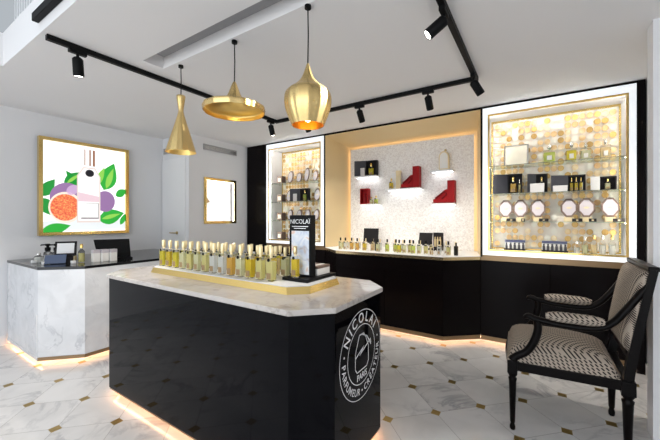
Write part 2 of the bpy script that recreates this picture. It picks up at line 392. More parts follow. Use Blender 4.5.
MB().slab([(-4.1415+.0-.0233*(z-1.49)/.07, y, z) for y, z in ((2.95, 1.56), (3.02, 1.52), (3.10, 1.55), (3.06, 1.63), (3.03, 1.69), (2.95, 1.69))], (.95, 0, .3), .003).build('flower_print', M['brown'], cd)

# ------------------------------------------------------------------ black joinery along the back wall
FY = 3.68
tag(box(-3.988, -3.55, FY, 4.31, 0, CZ-.002).build('joinery_panel', M['satin'], None, .002), 'tall plain black joinery panel between the white wall and the left lit cabinet', 'wall panel')
tag(box(.692, .746, FY-.01, 4.31, 0, CZ-.002).build('joinery_panel', M['satin'], None, .002), 'narrow black upright panel between the right lit cabinet and the white wall', 'wall panel')
struct(box(-3.55, .692, FY-.008, 4.31, 2.437, CZ-.002), 'trim_1', M['satin'], bevel=.002)
struct(box(-2.474, -2.468, FY-.006, 4.31, .904, 2.4365).box(-2.474, -2.456, FY-.006, FY-.0005, .904, 2.4365), 'trim_2', M['satin'])
struct(box(-.495, -.489, FY-.006, 4.31, .904, 2.4365).box(-.509, -.489, FY-.006, FY-.0005, .904, 2.4365), 'trim_3', M['satin'])

def base_cab(name, label, x0, x1, doors):
    r = thing(name, label, 'base cabinet', ((x0+x1)/2, FY+.3, 0))
    box(x0, x1, FY+.02, 4.31, .085, .868).build('carcass', M['satin'], r)
    n = doors; wd = (x1-x0)/n
    for k in range(n): box(x0+k*wd+.0015, x0+(k+1)*wd-.0015, FY, FY+.0195, .087, .868).build('door', M['satin'], r, .0015)
    box(x0, x1, FY-.004, 4.31, .8682, .9235).build('bronze_band', M['bronze'], r)
    box(x0, x1, FY-.002, FY+.04, .045, .0865).build('bottom_trim', M['bronze'], r)
    box(x0, x1, FY+.08, 4.31, 0, .085).build('plinth', M['white'], r)
    box(x0+.01, x1-.01, FY+.043, FY+.055, .052, .062).build('light_strip', M['led'], r)
base_cab('base_cabinet', 'low black base cabinet under the right lit display cabinet behind the armchair', -.507, .690, 2)
base_cab('base_cabinet', 'low black base cabinet under the left lit display cabinet', -3.548, -2.458, 2)

# service counter under the golden niche
sc_ = thing('service_counter', 'black service counter with chamfered corners and white top under the golden niche', 'counter', (-1.48, 3.8, 0))
oct_ = [(-2.455, FY), (-2.12, 3.415), (-.825, 3.415), (-.51, FY), (-.51, 4.15), (-2.455, 4.15)]
def inset(p, d):
    return [(p[0][0], p[0][1]+d), (p[1][0]+d*.4, p[1][1]+d), (p[2][0]-d*.4, p[2][1]+d), (p[3][0], p[3][1]+d), p[4], p[5]]
MB().prism(inset(oct_, .012), .087, .868).build('carcass', M['satin'], sc_)
box(-2.118, -.827, 3.415, 3.4265, .71, .867).build('drawer_front', M['satin'], sc_, .0015)
box(-2.118, -1.4735, 3.415, 3.4265, .087, .706).build('door', M['satin'], sc_, .0015)
box(-1.4705, -.827, 3.415, 3.4265, .087, .706).build('door', M['satin'], sc_, .0015)
def strip(p, q, th, za, zb, back=True):
    d = Vector((q[0]-p[0], q[1]-p[1])).normalized(); n = Vector((-d.y, d.x))
    return [(p[0], p[1]), (q[0], q[1]), (q[0]+n.x*th, q[1]+n.y*th), (p[0]+n.x*th, p[1]+n.y*th)]
MB().prism(strip(oct_[2], oct_[3], .0095, 0, 0), .087, .867).build('chamfer_panel', M['satin'], sc_)
MB().prism(strip(oct_[0], oct_[1], .0095, 0, 0), .087, .867).build('chamfer_panel', M['satin'], sc_)
MB().prism(oct_, .868, .900).build('gold_band', M['bandgold'], sc_)
MB().prism([(-2.455, FY), (-2.12, 3.415), (-.825, 3.415), (-.51, FY), (-.617, 4.19), (-2.358, 4.19)], .900, .907).build('worktop', M['white'], sc_)
b = MB()
for k in range(3): b.prism(strip(oct_[k], oct_[k+1], .03, 0, 0), .045, .0865)
b.build('bottom_trim', M['bronze'], sc_)
MB().prism(inset(oct_, .09), 0, .087).build('plinth', M['white'], sc_)
b = MB(); il = inset(oct_, .036)
for k in range(3): b.prism(strip(il[k], il[k+1], .012, 0, 0), .052, .062)
b.build('light_strip', M['led'], sc_)

# golden niche
gn = thing('display_niche', 'large golden splayed niche with sparkling white back panel above the service counter', 'display niche', (-1.48, 3.9, .91))
NF = dict(l=-2.455, r=-.51, t=2.436, b=.908); NB = dict(l=-2.36, r=-.617, t=2.337, b=.908); NY = 4.2
def quad3(p, nrm, th): return MB().slab(p, nrm, th)
quad3([(NF['l'], FY, NF['b']), (NB['l'], NY, NB['b']), (NB['l'], NY, NB['t']), (NF['l'], FY, NF['t'])], (-1, 0, 0), .01).build('side_lining', M['champagne'], gn)
quad3([(NF['r'], FY, NF['b']), (NB['r'], NY, NB['b']), (NB['r'], NY, NB['t']), (NF['r'], FY, NF['t'])], (1, 0, 0), .001).build('side_lining', M['champagne'], gn)
quad3([(NF['l'], FY, NF['t']), (NF['r'], FY, NF['t']), (NB['r'], NY, NB['t']), (NB['l'], NY, NB['t'])], (0, 0, 1), .0005).build('top_lining', M['champagne'], gn)
box(NB['l'], NB['r'], NY, NY+.01, .908, NB['t']).build('rear_board', M['champagne'], gn)
box(NB['l']+.03, NB['r']-.03, NY-.03, NY-.018, .909, NB['t']-.03).build('mosaic_panel', M['mosaic'], gn)
MB().box(NB['l']+.035, NB['r']-.035, NY-.016, NY-.004, NB['t']-.055, NB['t']-.043).box(NB['l']+.042, NB['l']+.054, NY-.016, NY-.004, .93, NB['t']-.06).box(NB['r']-.054, NB['r']-.042, NY-.016, NY-.004, .93, NB['t']-.06).build('light_strip', M['ledn'], gn)

# ------------------------------------------------------------------ lit display cabinets
def cabinet(label, x0, x1, z0, z1, cols, rows, dr):
    r = thing('display_cabinet', label, 'display cabinet', ((x0+x1)/2, FY, z0))
    by = 3.99
    MB().frame(x0, x1, z0, z1, FY-.012, FY, .048, .048, .07, .045).build('lit_frame', M['lit'], r)
    ix0, ix1, iz0, iz1 = x0+.048, x1-.048, z0+.045, z1-.07
    MB().frame(ix0, ix1, iz0, iz1, FY-.015, FY+.004, .016, .016, .014, .016).build('gold_trim', M['gold'], r)
    MB().box(ix0-.012, ix0, FY+.002, by, iz0, iz1).box(ix1, ix1+.012, FY+.002, by, iz0, iz1).box(ix0-.012, ix1+.012, FY+.002, by, iz1, iz1+.012).box(ix0-.012, ix1+.012, FY+.002, by, iz0-.012, iz0).build('lining', M['liner'], r)
    box(ix0-.012, ix1+.012, by, by+.012, iz0-.012, iz1+.012).build('back_panel', M['peach'], r)
    MB().frame(ix0, ix1, iz0, iz1, by-.012, by-.001, .014, .014, .02, .014).build('inner_trim', M['gold'], r)
    d_ = MB(); px = (ix1-ix0-.06)/cols; pz = (iz1-iz0-.06)/rows
    for a in range(cols):
        for b_ in range(rows):
            cx = ix0+.03+(a+.5)*px; cz = iz1-.035-(b_+.5)*pz
            if cz < iz0+.06 or (random.random() < .12 and b_ > 5): continue
            n = 12; pts = [(cx+dr*math.cos(2*PI*k/n), by-.02+random.uniform(-.003, .003), cz+dr*1.1*math.sin(2*PI*k/n)) for k in range(n)]
            d_.slab([(p[0], pts[0][1], p[2]) for p in pts], (0, -1, 0), .002)
    o = d_.build('disc_screen', M['disc'], r)
    for k in ('discd', 'discl'): o.data.materials.append(M[k])
    for i in range(len(o.data.polygons)//14):
        mi = random.choices((0, 1, 2), (.5, .28, .22))[0]
        for q_ in range(14): o.data.polygons[i*14+q_].material_index = mi
    MB().box(ix0+.02, ix1-.02, FY+.006, FY+.016, iz1-.008, iz1-.001).box(ix0+.001, ix0+.007, FY+.006, FY+.016, iz0+.02, iz1-.02).box(ix1-.007, ix1-.001, FY+.006, FY+.016, iz0+.02, iz1-.02).build('light_strip', M['ledc'], r)  # upright side strips added to brighten the cabinet interior
    for z in (1.270, 1.555, 1.842):
        s = box(ix0+.001, ix1-.001, FY+.03, by-.03, z-.007, z).build('shelf', M['shelfg'], r)
        pins = MB()
        for xx in (ix0, ix1-.012):
            for yy in (FY+.06, by-.08): pins.box(xx, xx+.012, yy, yy+.012, z-.016, z-.0075)
        pins.build('shelf_pin', M['silver'], s)
    return r, iz0
RC, RZ = cabinet('right lit display cabinet with gold disc back and glass shelves, beside the white pier', -.487, .690, .924, 2.436, 18, 19, .0265)
LC, LZ = cabinet('left lit display cabinet with glass shelves, between black panel and golden niche', -3.548, -2.476, .924, 2.436, 16, 19, .027)

# ---- stock kinds
def square_bottle(label, loc, w_, h, liq, cap='gold', group=None, cat='perfume bottle', dp=None):
    """glass bottle: body, perfume, label, collar, cap"""
    dp = dp or w_*.8
    r = thing('perfume_bottle', label, cat, loc, group); x, y, z = loc
    hb = h*.68; e = w_*.09
    MB().prism([(x-w_/2, y-dp/2), (x+w_/2, y-dp/2), (x+w_/2, y+dp/2), (x-w_/2, y+dp/2)], z, z+hb).build('body', M['glass'], r, w_*.10)
    box(x-w_/2+e, x+w_/2-e, y-dp/2+e, y+dp/2-e, z+e*1.6, z+hb*.86).build('perfume', LIQ[liq], r)
    box(x-w_*.28, x+w_*.28, y-dp/2-.0012, y-dp/2-.0002, z+hb*.10, z+hb*.36).build('label', M['brown'], r)
    MB().lathe([(w_*.15, 0), (w_*.15, h*.06)], (x, y, z+hb), 12).build('collar', M['palecap'], r)
    MB().slab([(x+w_*.19*math.cos(2*PI*k/10), y-dp/2-.0003, z+hb*.91+w_*.19*math.sin(2*PI*k/10)) for k in range(10)], (0, -1, 0), .0012).build('seal', M['matte'], r)
    MB().lathe([(w_*.22, 0), (w_*.24, h*.02), (w_*.24, h*.24), (w_*.20, h*.26)], (x, y, z+hb+h*.06), 14).build('cap', M[cap], r)
    return r
def flat_bottle(label, loc, w_, h, liq, group=None):
    """wide flacon with a small stopper, label square"""
    r = thing('perfume_flacon', label, 'perfume bottle', loc, group); x, y, z = loc
    hb = h*.70; dp = w_*.5; e = w_*.08
    box(x-w_/2, x+w_/2, y-dp/2, y+dp/2, z, z+hb).build('body', M['glass'], r, w_*.07)
    box(x-w_/2+e, x+w_/2-e, y-dp/2+e, y+dp/2-e, z+e, z+hb*.84).build('perfume', LIQ[liq], r)
    box(x-w_*.2, x+w_*.2, y-dp/2-.002, y-dp/2-.0004, z+hb*.22, z+hb*.58).build('label', M['ivory'], r)
    MB().lathe([(w_*.10, 0), (w_*.10, h*.08), (w_*.17, h*.09), (w_*.17, h*.22), (w_*.09, h*.29)], (x, y, z+hb), 14).build('cap', M['silver'], r)
    return r
def open_box(name, label, x0, x1, y, z, h, split, flipped=False, m='card', inner='greycard'):
    """presentation box standing open like a book: plain leaf on one side, tray with contents on the other"""
    r = thing(name, label, 'gift box', ((x0+x1)/2, y, z)); xs = x0+(x1-x0)*split; dp = .055
    la, lb, ta, tb = (x0, xs, xs, x1) if not flipped else (xs, x1, x0, xs)
    if la < ta:
        MB().slab([(la, y-dp*1.2, z), (lb, y-dp*.1, z), (lb, y-dp*.1, z+h), (la, y-dp*1.2, z+h)], (.25, .97, 0), .012).build('lid', M[inner], r)
    else:
        MB().slab([(lb, y-dp*1.2, z), (la, y-dp*.1, z), (la, y-dp*.1, z+h), (lb, y-dp*1.2, z+h)], (-.25, .97, 0), .012).build('lid', M[inner], r)
    t = MB(); e = .008
    t.box(ta, tb, y+dp*.9, y+dp*.9+e, z, z+h).box(ta, ta+e, y, y+dp*.9, z, z+h).box(tb-e, tb, y, y+dp*.9, z, z+h).box(ta+e, tb-e, y, y+dp*.9, z, z+e).box(ta+e, tb-e, y, y+dp*.9, z+h-e, z+h)
    t.build('tray', M[m], r); return r, (ta, tb)
def carton(name, label, x0, x1, y0_, y1_, z, h, m, group=None, cat='box', band=None):
    r = thing(name, label, cat, ((x0+x1)/2, (y0_+y1_)/2, z), group)
    box(x0, x1, y0_, y1_, z, z+h*.72).build('base', M[m], r, .0015)
    box(x0-.001, x1+.001, y0_-.001, y1_+.001, z+h*.725, z+h).build('lid', M[band or m], r, .0015)
    return r
def plate(label, x, y, z, w_, h, group, round_=False, lift=0.):
    """octagonal boxed plate: taupe frame with pearly face, leaning back a little"""
    r = thing('display_plate', label, 'plate', (x, y, z), group); th = .2
    if lift: box(x-w_*.3, x+w_*.3, y-.004, y+.05, z, z+lift-.0002).build('stand', M['softgold'], r); z += lift
    def oc(a, b, k=.32):
        return [(-a, -b+2*b*k), (-a+2*a*k, -b), (a-2*a*k, -b), (a, -b+2*b*k), (a, b-2*b*k), (a-2*a*k, b), (-a+2*a*k, b), (-a, b-2*b*k)]
    def put(pts, yo): return [(x+u, y+yo+(v+h/2)*th, z+v+h/2) for u, v in pts]
    if round_: oc = lambda a, b, k=0: [(a*math.cos(2*PI*i/20), b*math.sin(2*PI*i/20)) for i in range(20)]
    MB().slab(put(oc(w_/2, h/2), 0), (0, 1, 0), .016).build('rim', M['taupe'], r)
    MB().slab(put(oc(w_*.39, h*.40), -.003), (0, 1, 0), .0028).build('face', M['plate'], r)
    MB().slab(put(oc(w_*.16, h*.05), -.0045), (0, 1, 0), .0013).build('motif', M['softgold'], r)
    return r
def small_tag(label, x0, x1, y, z, group):
    r = thing('shelf_tag', label, 'tag', ((x0+x1)/2, y, z), group)
    MB().slab([(x0, y, z), (x1, y, z), (x1, y+.008, z+.030), (x0, y+.008, z+.030)], (0, 1, 0), .006).build('tag_body', M['card'], r)
    xm = (x0+x1)/2; MB().slab([(xm-.008, y+.0016, z+.010), (xm+.008, y+.0016, z+.010), (xm+.008, y+.004, z+.020), (xm-.008, y+.004, z+.020)], (0, -1, 0), .0008).build('mark', M['softgold'], r)

# ---- right cabinet contents
S1, S2, S3 = 1.2702, 1.5552, 1.8422
r = thing('shelf_sign', 'cream framed sign leaning on the top shelf of the right cabinet', 'sign', (-.194, 3.83, S3))
def lean(x0, x1, za, zb, y, k): return [(x0, y, za), (x1, y, za), (x1, y+(zb-za)*k, zb), (x0, y+(zb-za)*k, zb)]
MB().slab(lean(-.303, -.085, S3, S3+.215, 3.80, .18), (0, 1, 0), .012).build('frame', M['silver'], r)
MB().slab([(x, y-.0015, z) for x, y, z in lean(-.29, -.098, S3+.013, S3+.202, 3.8025, .18)], (0, 1, 0), .001).build('sheet', M['cream'], r)
b = MB()
for zz, a in ((.15, .055), (.125, .03)): b.slab([(x, y-.003, z) for x, y, z in lean(-.194-a, -.194+a, S3+zz, S3+zz+.008, 3.8025+zz*.18, .18)], (0, 1, 0), .001)
b.build('printed_line', M['grey'], r)
for x, w_, h, l, lb in ((.088, .105, .18, 'lime', 'wide flacon of lime yellow perfume beside the cream sign on the top shelf'),
                        (.262, .085, .18, 'yellow', 'flacon of bright yellow perfume in the middle of the top shelf'),
                        (.370, .08, .16, 'pale', 'smaller pale flacon third from left on the top shelf'),
                        (.512, .075, .18, 'champagne', 'champagne tinted flacon at the right end of the top shelf')):
    flat_bottle(lb, (x, 3.83, S3), w_, h, l, 'flacons on the top shelf')
def mini(label, x, y, z, w_, h, liq, grp=None, cap='gold'): return square_bottle(label, (x, y, z), w_, h, liq, cap, grp, dp=min(w_*.8, .036))
q, t = open_box('gift_box', 'open black gift box with amber bottle at the left end of the second shelf', -.40, -.14, 3.80, S2, .20, .5)
mini('amber bottle standing in the leftmost open black box of the second shelf', (t[0]+t[1])/2-.015, 3.826, S2+.0085, .06, .165, 'amber')
mini('slim vial beside the amber bottle in the leftmost open black box', t[1]-.024, 3.826, S2+.0085, .02, .14, 'straw', None, 'silver')
q, t = open_box('gift_box', 'open black gift box with white carton, second on the shelf from left', -.094, .074, 3.80, S2, .185, .42)
mini('pale green bottle standing in the second open black box', (t[0]+t[1])/2, 3.826, S2+.0085, .05, .15, 'green')
carton('white_carton', 'low white carton in front of the second open black box', -.07, .045, 3.711, 3.731, S2, .085, 'carton')
q, t = open_box('gift_box', 'open black gift box with three golden vials on the second shelf', .100, .366, 3.80, S2, .155, .5)
for k in range(3):
    mini(f'golden vial, {["left","middle","right"][k]} one of three in the third open black box', t[0]+.03+k*.036, 3.826, S2+.0085, .026, .125, 'gold', 'golden vials in the third box')
carton('white_carton', 'flat white carton in front of the open box with three vials', .115, .225, 3.711, 3.731, S2, .055, 'carton')
q, t = open_box('gift_box', 'open black gift box with small clear bottle at right end of second shelf', .395, .585, 3.80, S2, .125, .38, inner='carton')
mini('small clear bottle in the rightmost open black box of the second shelf', (t[0]+t[1])/2, 3.826, S2+.0085, .04, .10, 'pale')
for k, x in enumerate((-.287, -.155, -.006, .242, .373, .541)):
    plate(f'octagonal pearly plate with taupe rim, {ORD[k]} from left on the third shelf', x, 3.79, S1, .128, .178, 'octagonal plates on the third shelf', lift=.042)
for k, (x0, x1) in enumerate(((-.275, -.19), (-.148, -.113), (.003, .08), (.261, .337), (.383, .437), (.548, .628))):
    small_tag(f'small black tag, {ORD[k]} from left along the front of the third shelf', x0, x1, 3.725, S1, 'black tags on the third shelf')
FZ = RZ+.0002
def coffret(label, x0, x1, z, n):
    r = thing('sample_set', label, 'sample set', ((x0+x1)/2, 3.82, z))
    t = MB(); t.box(x0, x1, 3.78, 3.86, z, z+.02).box(x0, x1, 3.852, 3.86, z+.02, z+.11); t.build('tray', M['ivory'], r)
    box(x0-.003, x1+.003, 3.776, 3.7795, z, z+.024).build('front_band', M['card'], r); box(x0, x1, 3.846, 3.8515, z+.085, z+.11).build('head_band', M['navy'], r)
    for k in range(n):
        xx = x0+.016+k*(x1-x0-.032)/(n-1)
        MB().lathe([(.011, 0), (.011, .04), (.005, .046), (.008, .048), (.008, .062)], (xx, 3.815, z+.0202), 10).build('sample_vial', M['greycard'], r)
coffret('ivory sample set with navy band at the lower left of the right cabinet', -.297, -.115, FZ, 5)
coffret('longer ivory sample set in the middle of the right cabinet floor', .027, .231, FZ, 6)
def cyl_bottle(label, loc, rad, h, liq, group=None, cap='silver'):
    r = thing('round_bottle', label, 'perfume bottle', loc, group)
    MB().lathe([(rad*.95, 0), (rad, h*.03), (rad, h*.6), (rad*.4, h*.72), (rad*.4, h*.78)], loc, 16).build('body', M['glass'], r)
    MB().lathe([(rad*.84, h*.03), (rad*.84, h*.5)], loc, 14).build('perfume', LIQ[liq], r)
    MB().lathe([(rad*.5, h*.785), (rad*.5, h*.98), (rad*.4, h)], loc, 12).build('cap', M[cap], r)
    return r
for k, (x, h, l, cp_) in enumerate(((.300, .12, 'clear', 'silver'), (.361, .17, 'pale', 'silver'), (.426, .18, 'champagne', 'gold'), (.487, .18, 'clear', 'silver'), (.554, .18, 'clear', 'gold'))):
    cyl_bottle(f'clear round bottle, {ORD[k]} from left at the lower right of the right cabinet', (x, 3.80, FZ), .024, h, l, 'clear round bottles on the cabinet floor', cp_)

# ---- left cabinet contents
def candle(label, x, y, z, h=.12, w_=.095):
    r = thing('boxed_candle', label, 'candle', (x, y, z), 'boxed candles at the left of the left cabinet')
    box(x-w_/2, x+w_/2, y-w_/2, y+w_/2, z, z+h).build('box_body', M['taupe'], r, .002)
    box(x-w_*.3, x+w_*.3, y-w_/2-.0012, y-w_/2-.0002, z+h*.25, z+h*.75).build('label', M['cream'], r)
for z, nm in ((S3, 'top'), (S2, 'second'), (S1, 'third'), (LZ+.0002, 'lowest')):
    candle(f'brown boxed candle at the left end of the {nm} level of the left cabinet', -3.40, 3.85, z)
for k, (x, w_, h) in enumerate(((-3.235, .10, .20), (-3.062, .096, .16), (-2.92, .088, .225), (-2.76, .09, .17))):
    plate(f'oval pearly plate, {ORD[k]} from left on the top shelf of the left cabinet', x, 3.85, S3, w_, h, 'oval plates in the left cabinet', True)
q, t = open_box('gift_box', 'open black gift box with white carton and green bottle in the left cabinet', -3.13, -2.84, 3.80, S2, .19, .48)
mini('green bottle in the open black box of the left cabinet', (t[0]+t[1])/2, 3.826, S2+.0085, .05, .16, 'lime')
carton('white_carton', 'small white carton by the open black box in the left cabinet', -3.05, -2.99, 3.711, 3.731, S2, .11, 'carton')
for k, x in enumerate((-3.255, -2.725)):
    plate(f'oval pearly plate {["left","right"][k]} of the open black box in the left cabinet', x, 3.85, S2, .115, .19, 'oval plates in the left cabinet', True)
for k, x in enumerate((-3.24, -3.06, -2.90, -2.74)):
    plate(f'oval pearly plate, {ORD[k]} from left on the third shelf of the left cabinet', x, 3.85, S1, .10, .17, 'oval plates in the left cabinet', True)
for k, x in enumerate((-3.24, -2.62)):
    plate(f'oval pearly plate near the {["left","right"][k]} of the floor of the left cabinet', x, 3.85, LZ+.0002, .10, .17, 'oval plates in the left cabinet', True)

# ------------------------------------------------------------------ niche shelves and gifts
def nshelf(label, x0, x1, z):
    r = thing('niche_shelf', label, 'shelf', ((x0+x1)/2, 4.1, z))
    s = box(x0, x1, 4.03, 4.1695, z-.02, z).build('board', M['white'], r, .002)
    box(x0+.01, x1-.01, 4.10, 4.125, z-.0255, z-.0202).build('light_strip', M['ledw'], r)
NA, NB_, NC, ND, NE = 1.895, 1.695, 1.895, 1.50, 1.487
nshelf('small lit shelf at upper left of the golden niche', -2.20, -1.86, NA)
nshelf('widest lit shelf, at the centre of the golden niche', -1.72, -1.25, NB_)
nshelf('small lit shelf at upper right of the golden niche', -1.13, -.87, NC)
nshelf('small lit shelf at lower left of the golden niche', -2.13, -1.81, ND)
nshelf('small lit shelf at lower right of the golden niche', -1.13, -.84, NE)
NZ = .0002
q, t = open_box('gift_box', 'open black gift box on the upper left shelf of the golden niche', -2.19, -1.88, 4.09, NA+NZ, .215, .48)
mini('lime perfume bottle in the open black box on the upper left niche shelf', (t[0]+t[1])/2-.01, 4.112, NA+.0086, .075, .17, 'yellow')
carton('white_carton', 'white carton in front of the upper left niche box', -2.10, -2.04, 4.035, 4.05, NA+NZ, .11, 'carton')
def red_box(label, x0, x1, z, h, depth=.10):
    """red coffret: upright lid leaf at right, sloping padded tray running down to the left"""
    r = thing('red_gift_box', label, 'gift box', ((x0+x1)/2, 4.10, z)); w_ = x1-x0
    box(x1-.085, x1, 4.05, 4.15, z+.012, z+h).build('lid', M['red'], r, .004)
    box(x0, x1, 4.045, 4.155, z, z+.011).build('base', M['redd'], r, .003)
    MB().slab([(x0+.01, 4.05, z+.012), (x1-.0855, 4.05, z+.012), (x1-.0855, 4.05, z+h*.62), (x1-.12, 4.05, z+h*.58), (x0+.05, 4.05, z+h*.22), (x0+.01, 4.05, z+h*.18)], (0, 1, 0), .095).build('tray', M['red'], r, .006)
    MB().tube([(x0+.04, 4.046, z+h*.22), (x0+w_*.35, 4.042, z+h*.36), (x1-.12, 4.046, z+h*.52), (x1-.09, 4.046, z+h*.40), (x0+w_*.45, 4.042, z+h*.2)], .011).build('ribbon', M['redd'], r)
red_box('opened red coffret on the centre shelf of the golden niche', -1.525, -1.275, NB_+NZ, .275)
red_box('opened red coffret on the lower right shelf of the golden niche', -1.11, -.845, NE+NZ, .275)
carton('white_carton', 'tall white panel box at the left of the centre niche shelf', -1.665, -1.54, 4.12, 4.16, NB_+NZ, .215, 'white')
carton('gold_carton', 'slim gold carton behind the red coffret on the centre niche shelf', -1.595, -1.53, 4.085, 4.11, NB_+NZ, .24, 'softgold')
mini('small yellow green bottle at the left of the centre niche shelf', -1.655, 4.07, NB_+NZ, .05, .14, 'gold')
r = thing('red_gift_box', 'small upright red gift box on the lower left shelf of the golden niche', 'gift box', (-2.06, 4.1, ND+NZ))
z = ND+NZ
MB().box(-2.12, -2.0, 4.12, 4.15, z, z+.22).box(-2.12, -2.108, 4.06, 4.12, z, z+.22).box(-2.012, -2.0, 4.06, 4.12, z, z+.22).box(-2.108, -2.012, 4.06, 4.12, z, z+.012).box(-2.108, -2.012, 4.06, 4.12, z+.208, z+.22).build('case', M['red'], r)
MB().lathe([(.03, 0), (.034, .05), (.02, .11), (.012, .12), (.012, .15)], (-2.06, 4.10, z+.0125), 14).build('inner_bottle', M['redd'], r)
mini('small pale bottle beside the red box on the lower left niche shelf, left one', -1.955, 4.09, ND+NZ, .04, .10, 'pale', 'pale bottles on the lower left niche shelf')
mini('pale green bottle at the right end of the lower left niche shelf', -1.885, 4.09, ND+NZ, .05, .115, 'lime', 'pale bottles on the lower left niche shelf')
r = thing('arched_flacon', 'arched ivory flacon with gold rim on the upper right niche shelf', 'perfume bottle', (-.98, 4.1, NC+NZ))
z = NC+NZ
arch = [(-1.04, z), (-.92, z)]+[(-.98+.06*math.cos(a), z+.16+.075*math.sin(a)) for a in [PI*k/12 for k in range(13)]]
MB().slab([(x, 4.09, zz) for x, zz in arch], (0, 1, 0), .05).build('body', M['softgold'], r, .004)
MB().slab([(-.98+(x+.98)*.8, 4.0885, z+.02+(zz-z)*.84) for x, zz in arch], (0, 1, 0), .0012).build('face', M['ivory'], r)
MB().lathe([(.012, 0), (.016, .012), (.006, .022)], (-.965, 4.115, z+.236), 12).build('stopper', M['handle'], r)

# things on the service counter
CT = .9072
def easel(label, x0, x1, y, z0_, h, tilt, rz):
    r = thing('display_board', label, 'display board', ((x0+x1)/2, y, z0_)); cx = (x0+x1)/2; w_ = x1-x0
    m = Matrix.Translation((cx, y, z0_)) @ Matrix.Rotation(rz, 4, 'Z') @ Matrix.Rotation(-tilt, 4, 'X')
    def put(b): b.v = [tuple(m @ Vector(p)) for p in b.v]; return b
    put(MB().box(-w_/2, w_/2, 0, .012, .06, .06+h)).build('panel', M['card'], r)
    put(MB().box(-w_*.1, w_*.1, .013, .02, .045, .06+h*.8)).build('support', M['card'], r)
    MB().box(cx-w_*.35, cx+w_*.35, y-.005, y+.07, z0_, z0_+.012).build('foot', M['ivory'], r)
    return r
easel('dark square display board standing at the left of the service counter', -2.03, -1.815, 3.98, CT, .20, .12, .02)
easel('dark tilted display board toward the right of the service counter', -1.27, -1.10, 3.98, CT, .16, .2, -.15)
r = thing('gift_box', 'small dark open box with three vials at right of the service counter boards', 'gift box', (-1.03, 4.0, CT))
MB().box(-1.09, -.97, 4.03, 4.04, CT+.05, CT+.22).box(-1.09, -.97, 3.97, 4.03, CT, CT+.05).build('tray', M['card'], r)
for k in range(3): MB().lathe([(.012, 0), (.012, .09), (.007, .095), (.007, .12)], (-1.06+k*.03, 4.0, CT+.0505), 10).build('vial', LIQ['champagne'], r)

# ------------------------------------------------------------------ rows of perfume bottles
def row(items, mk, y, z, lab, group):
    proto = None
    for k, (x, yy, liq, lbl) in enumerate(items):
        if proto is None:
            proto = mk(lbl, (x, yy, z), liq, group)
        else:
            dup(proto, (x, yy, z), None, lbl, group, {'perfume': LIQ[liq]})
bx = (-2.13, -2.07, -1.99, -1.89, -1.80, -1.70, -1.61, -1.50, -1.40, -1.345, -1.29, -1.235, -1.18, -1.12, -1.05, -.98, -.90, -.81)
bl = ['pale', 'clear', 'amber', 'amber', 'gold', 'champagne', 'pale', 'lime', 'lime', 'yellow', 'pale', 'straw', 'lime', 'pale', 'straw', 'champagne', 'clear', 'straw']
row([(x, 3.565+.02*((k*7) % 3-1), bl[k], f'{bl[k]} tinted perfume bottle, {ORD[k]} from left in the front row on the service counter') for k, x in enumerate(bx)],
    lambda l, p, q_, g_: square_bottle(l, p, .042, .15, q_, 'matte', g_), 0, CT, '', 'front row of bottles on the service counter')
bx2 = (-2.20, -2.11, -2.03, -1.94, -1.85, -1.75, -1.65, -1.56, -1.46, -1.36, -1.26, -1.15, -1.02, -.86, -.76)
bl2 = ['straw', 'clear', 'pale', 'clear', 'straw', 'amber', 'clear', 'pale', 'straw', 'clear', 'lime', 'clear', 'pale', 'clear', 'champagne']
row([(x, 3.70, bl2[k], f'{bl2[k]} tinted perfume bottle, {ORD[k]} from left in the rear row on the service counter') for k, x in enumerate(bx2)],
    lambda l, p, q_, g_: square_bottle(l, p, .036, .14, q_, 'palecap', g_), 0, CT, '', 'rear row of bottles on the service counter')
for k, (x, y) in enumerate(((-.99, 3.49), (-.955, 3.49), (-.92, 3.49), (-.885, 3.49), (-.85, 3.495))):
    r = thing('sample_vial', f'tiny dark capped sample vial, {ORD[k]} from left at right front edge of service counter', 'sample vial', (x, y, CT), 'sample vials on the service counter')
    MB().lathe([(.009, 0), (.009, .05), (.006, .055)], (x, y, CT), 10).build('body', M['glass'], r)
    MB().lathe([(.008, .0552), (.008, .075)], (x, y, CT), 10).build('cap', M['matte'], r)
r = thing('dark_bottle', 'small black bottle at the right end of the service counter', 'perfume bottle', (-.735, 3.60, CT))
box(-.755, -.715, 3.585, 3.615, CT, CT+.10).build('body', M['dark_bottle'], r, .004); MB().lathe([(.009, 0), (.009, .035)], (-.735, 3.60, CT+.1005), 10).build('cap', M['matte'], r)
r = thing('dark_bottle', 'small black bottle among the front bottles at left of the service counter', 'perfume bottle', (-1.655, 3.60, CT))
box(-1.672, -1.638, 3.585, 3.615, CT, CT+.11).build('body', M['dark_bottle'], r, .004); MB().lathe([(.009, 0), (.009, .035)], (-1.655, 3.60, CT+.1105), 10).build('cap', M['matte'], r)

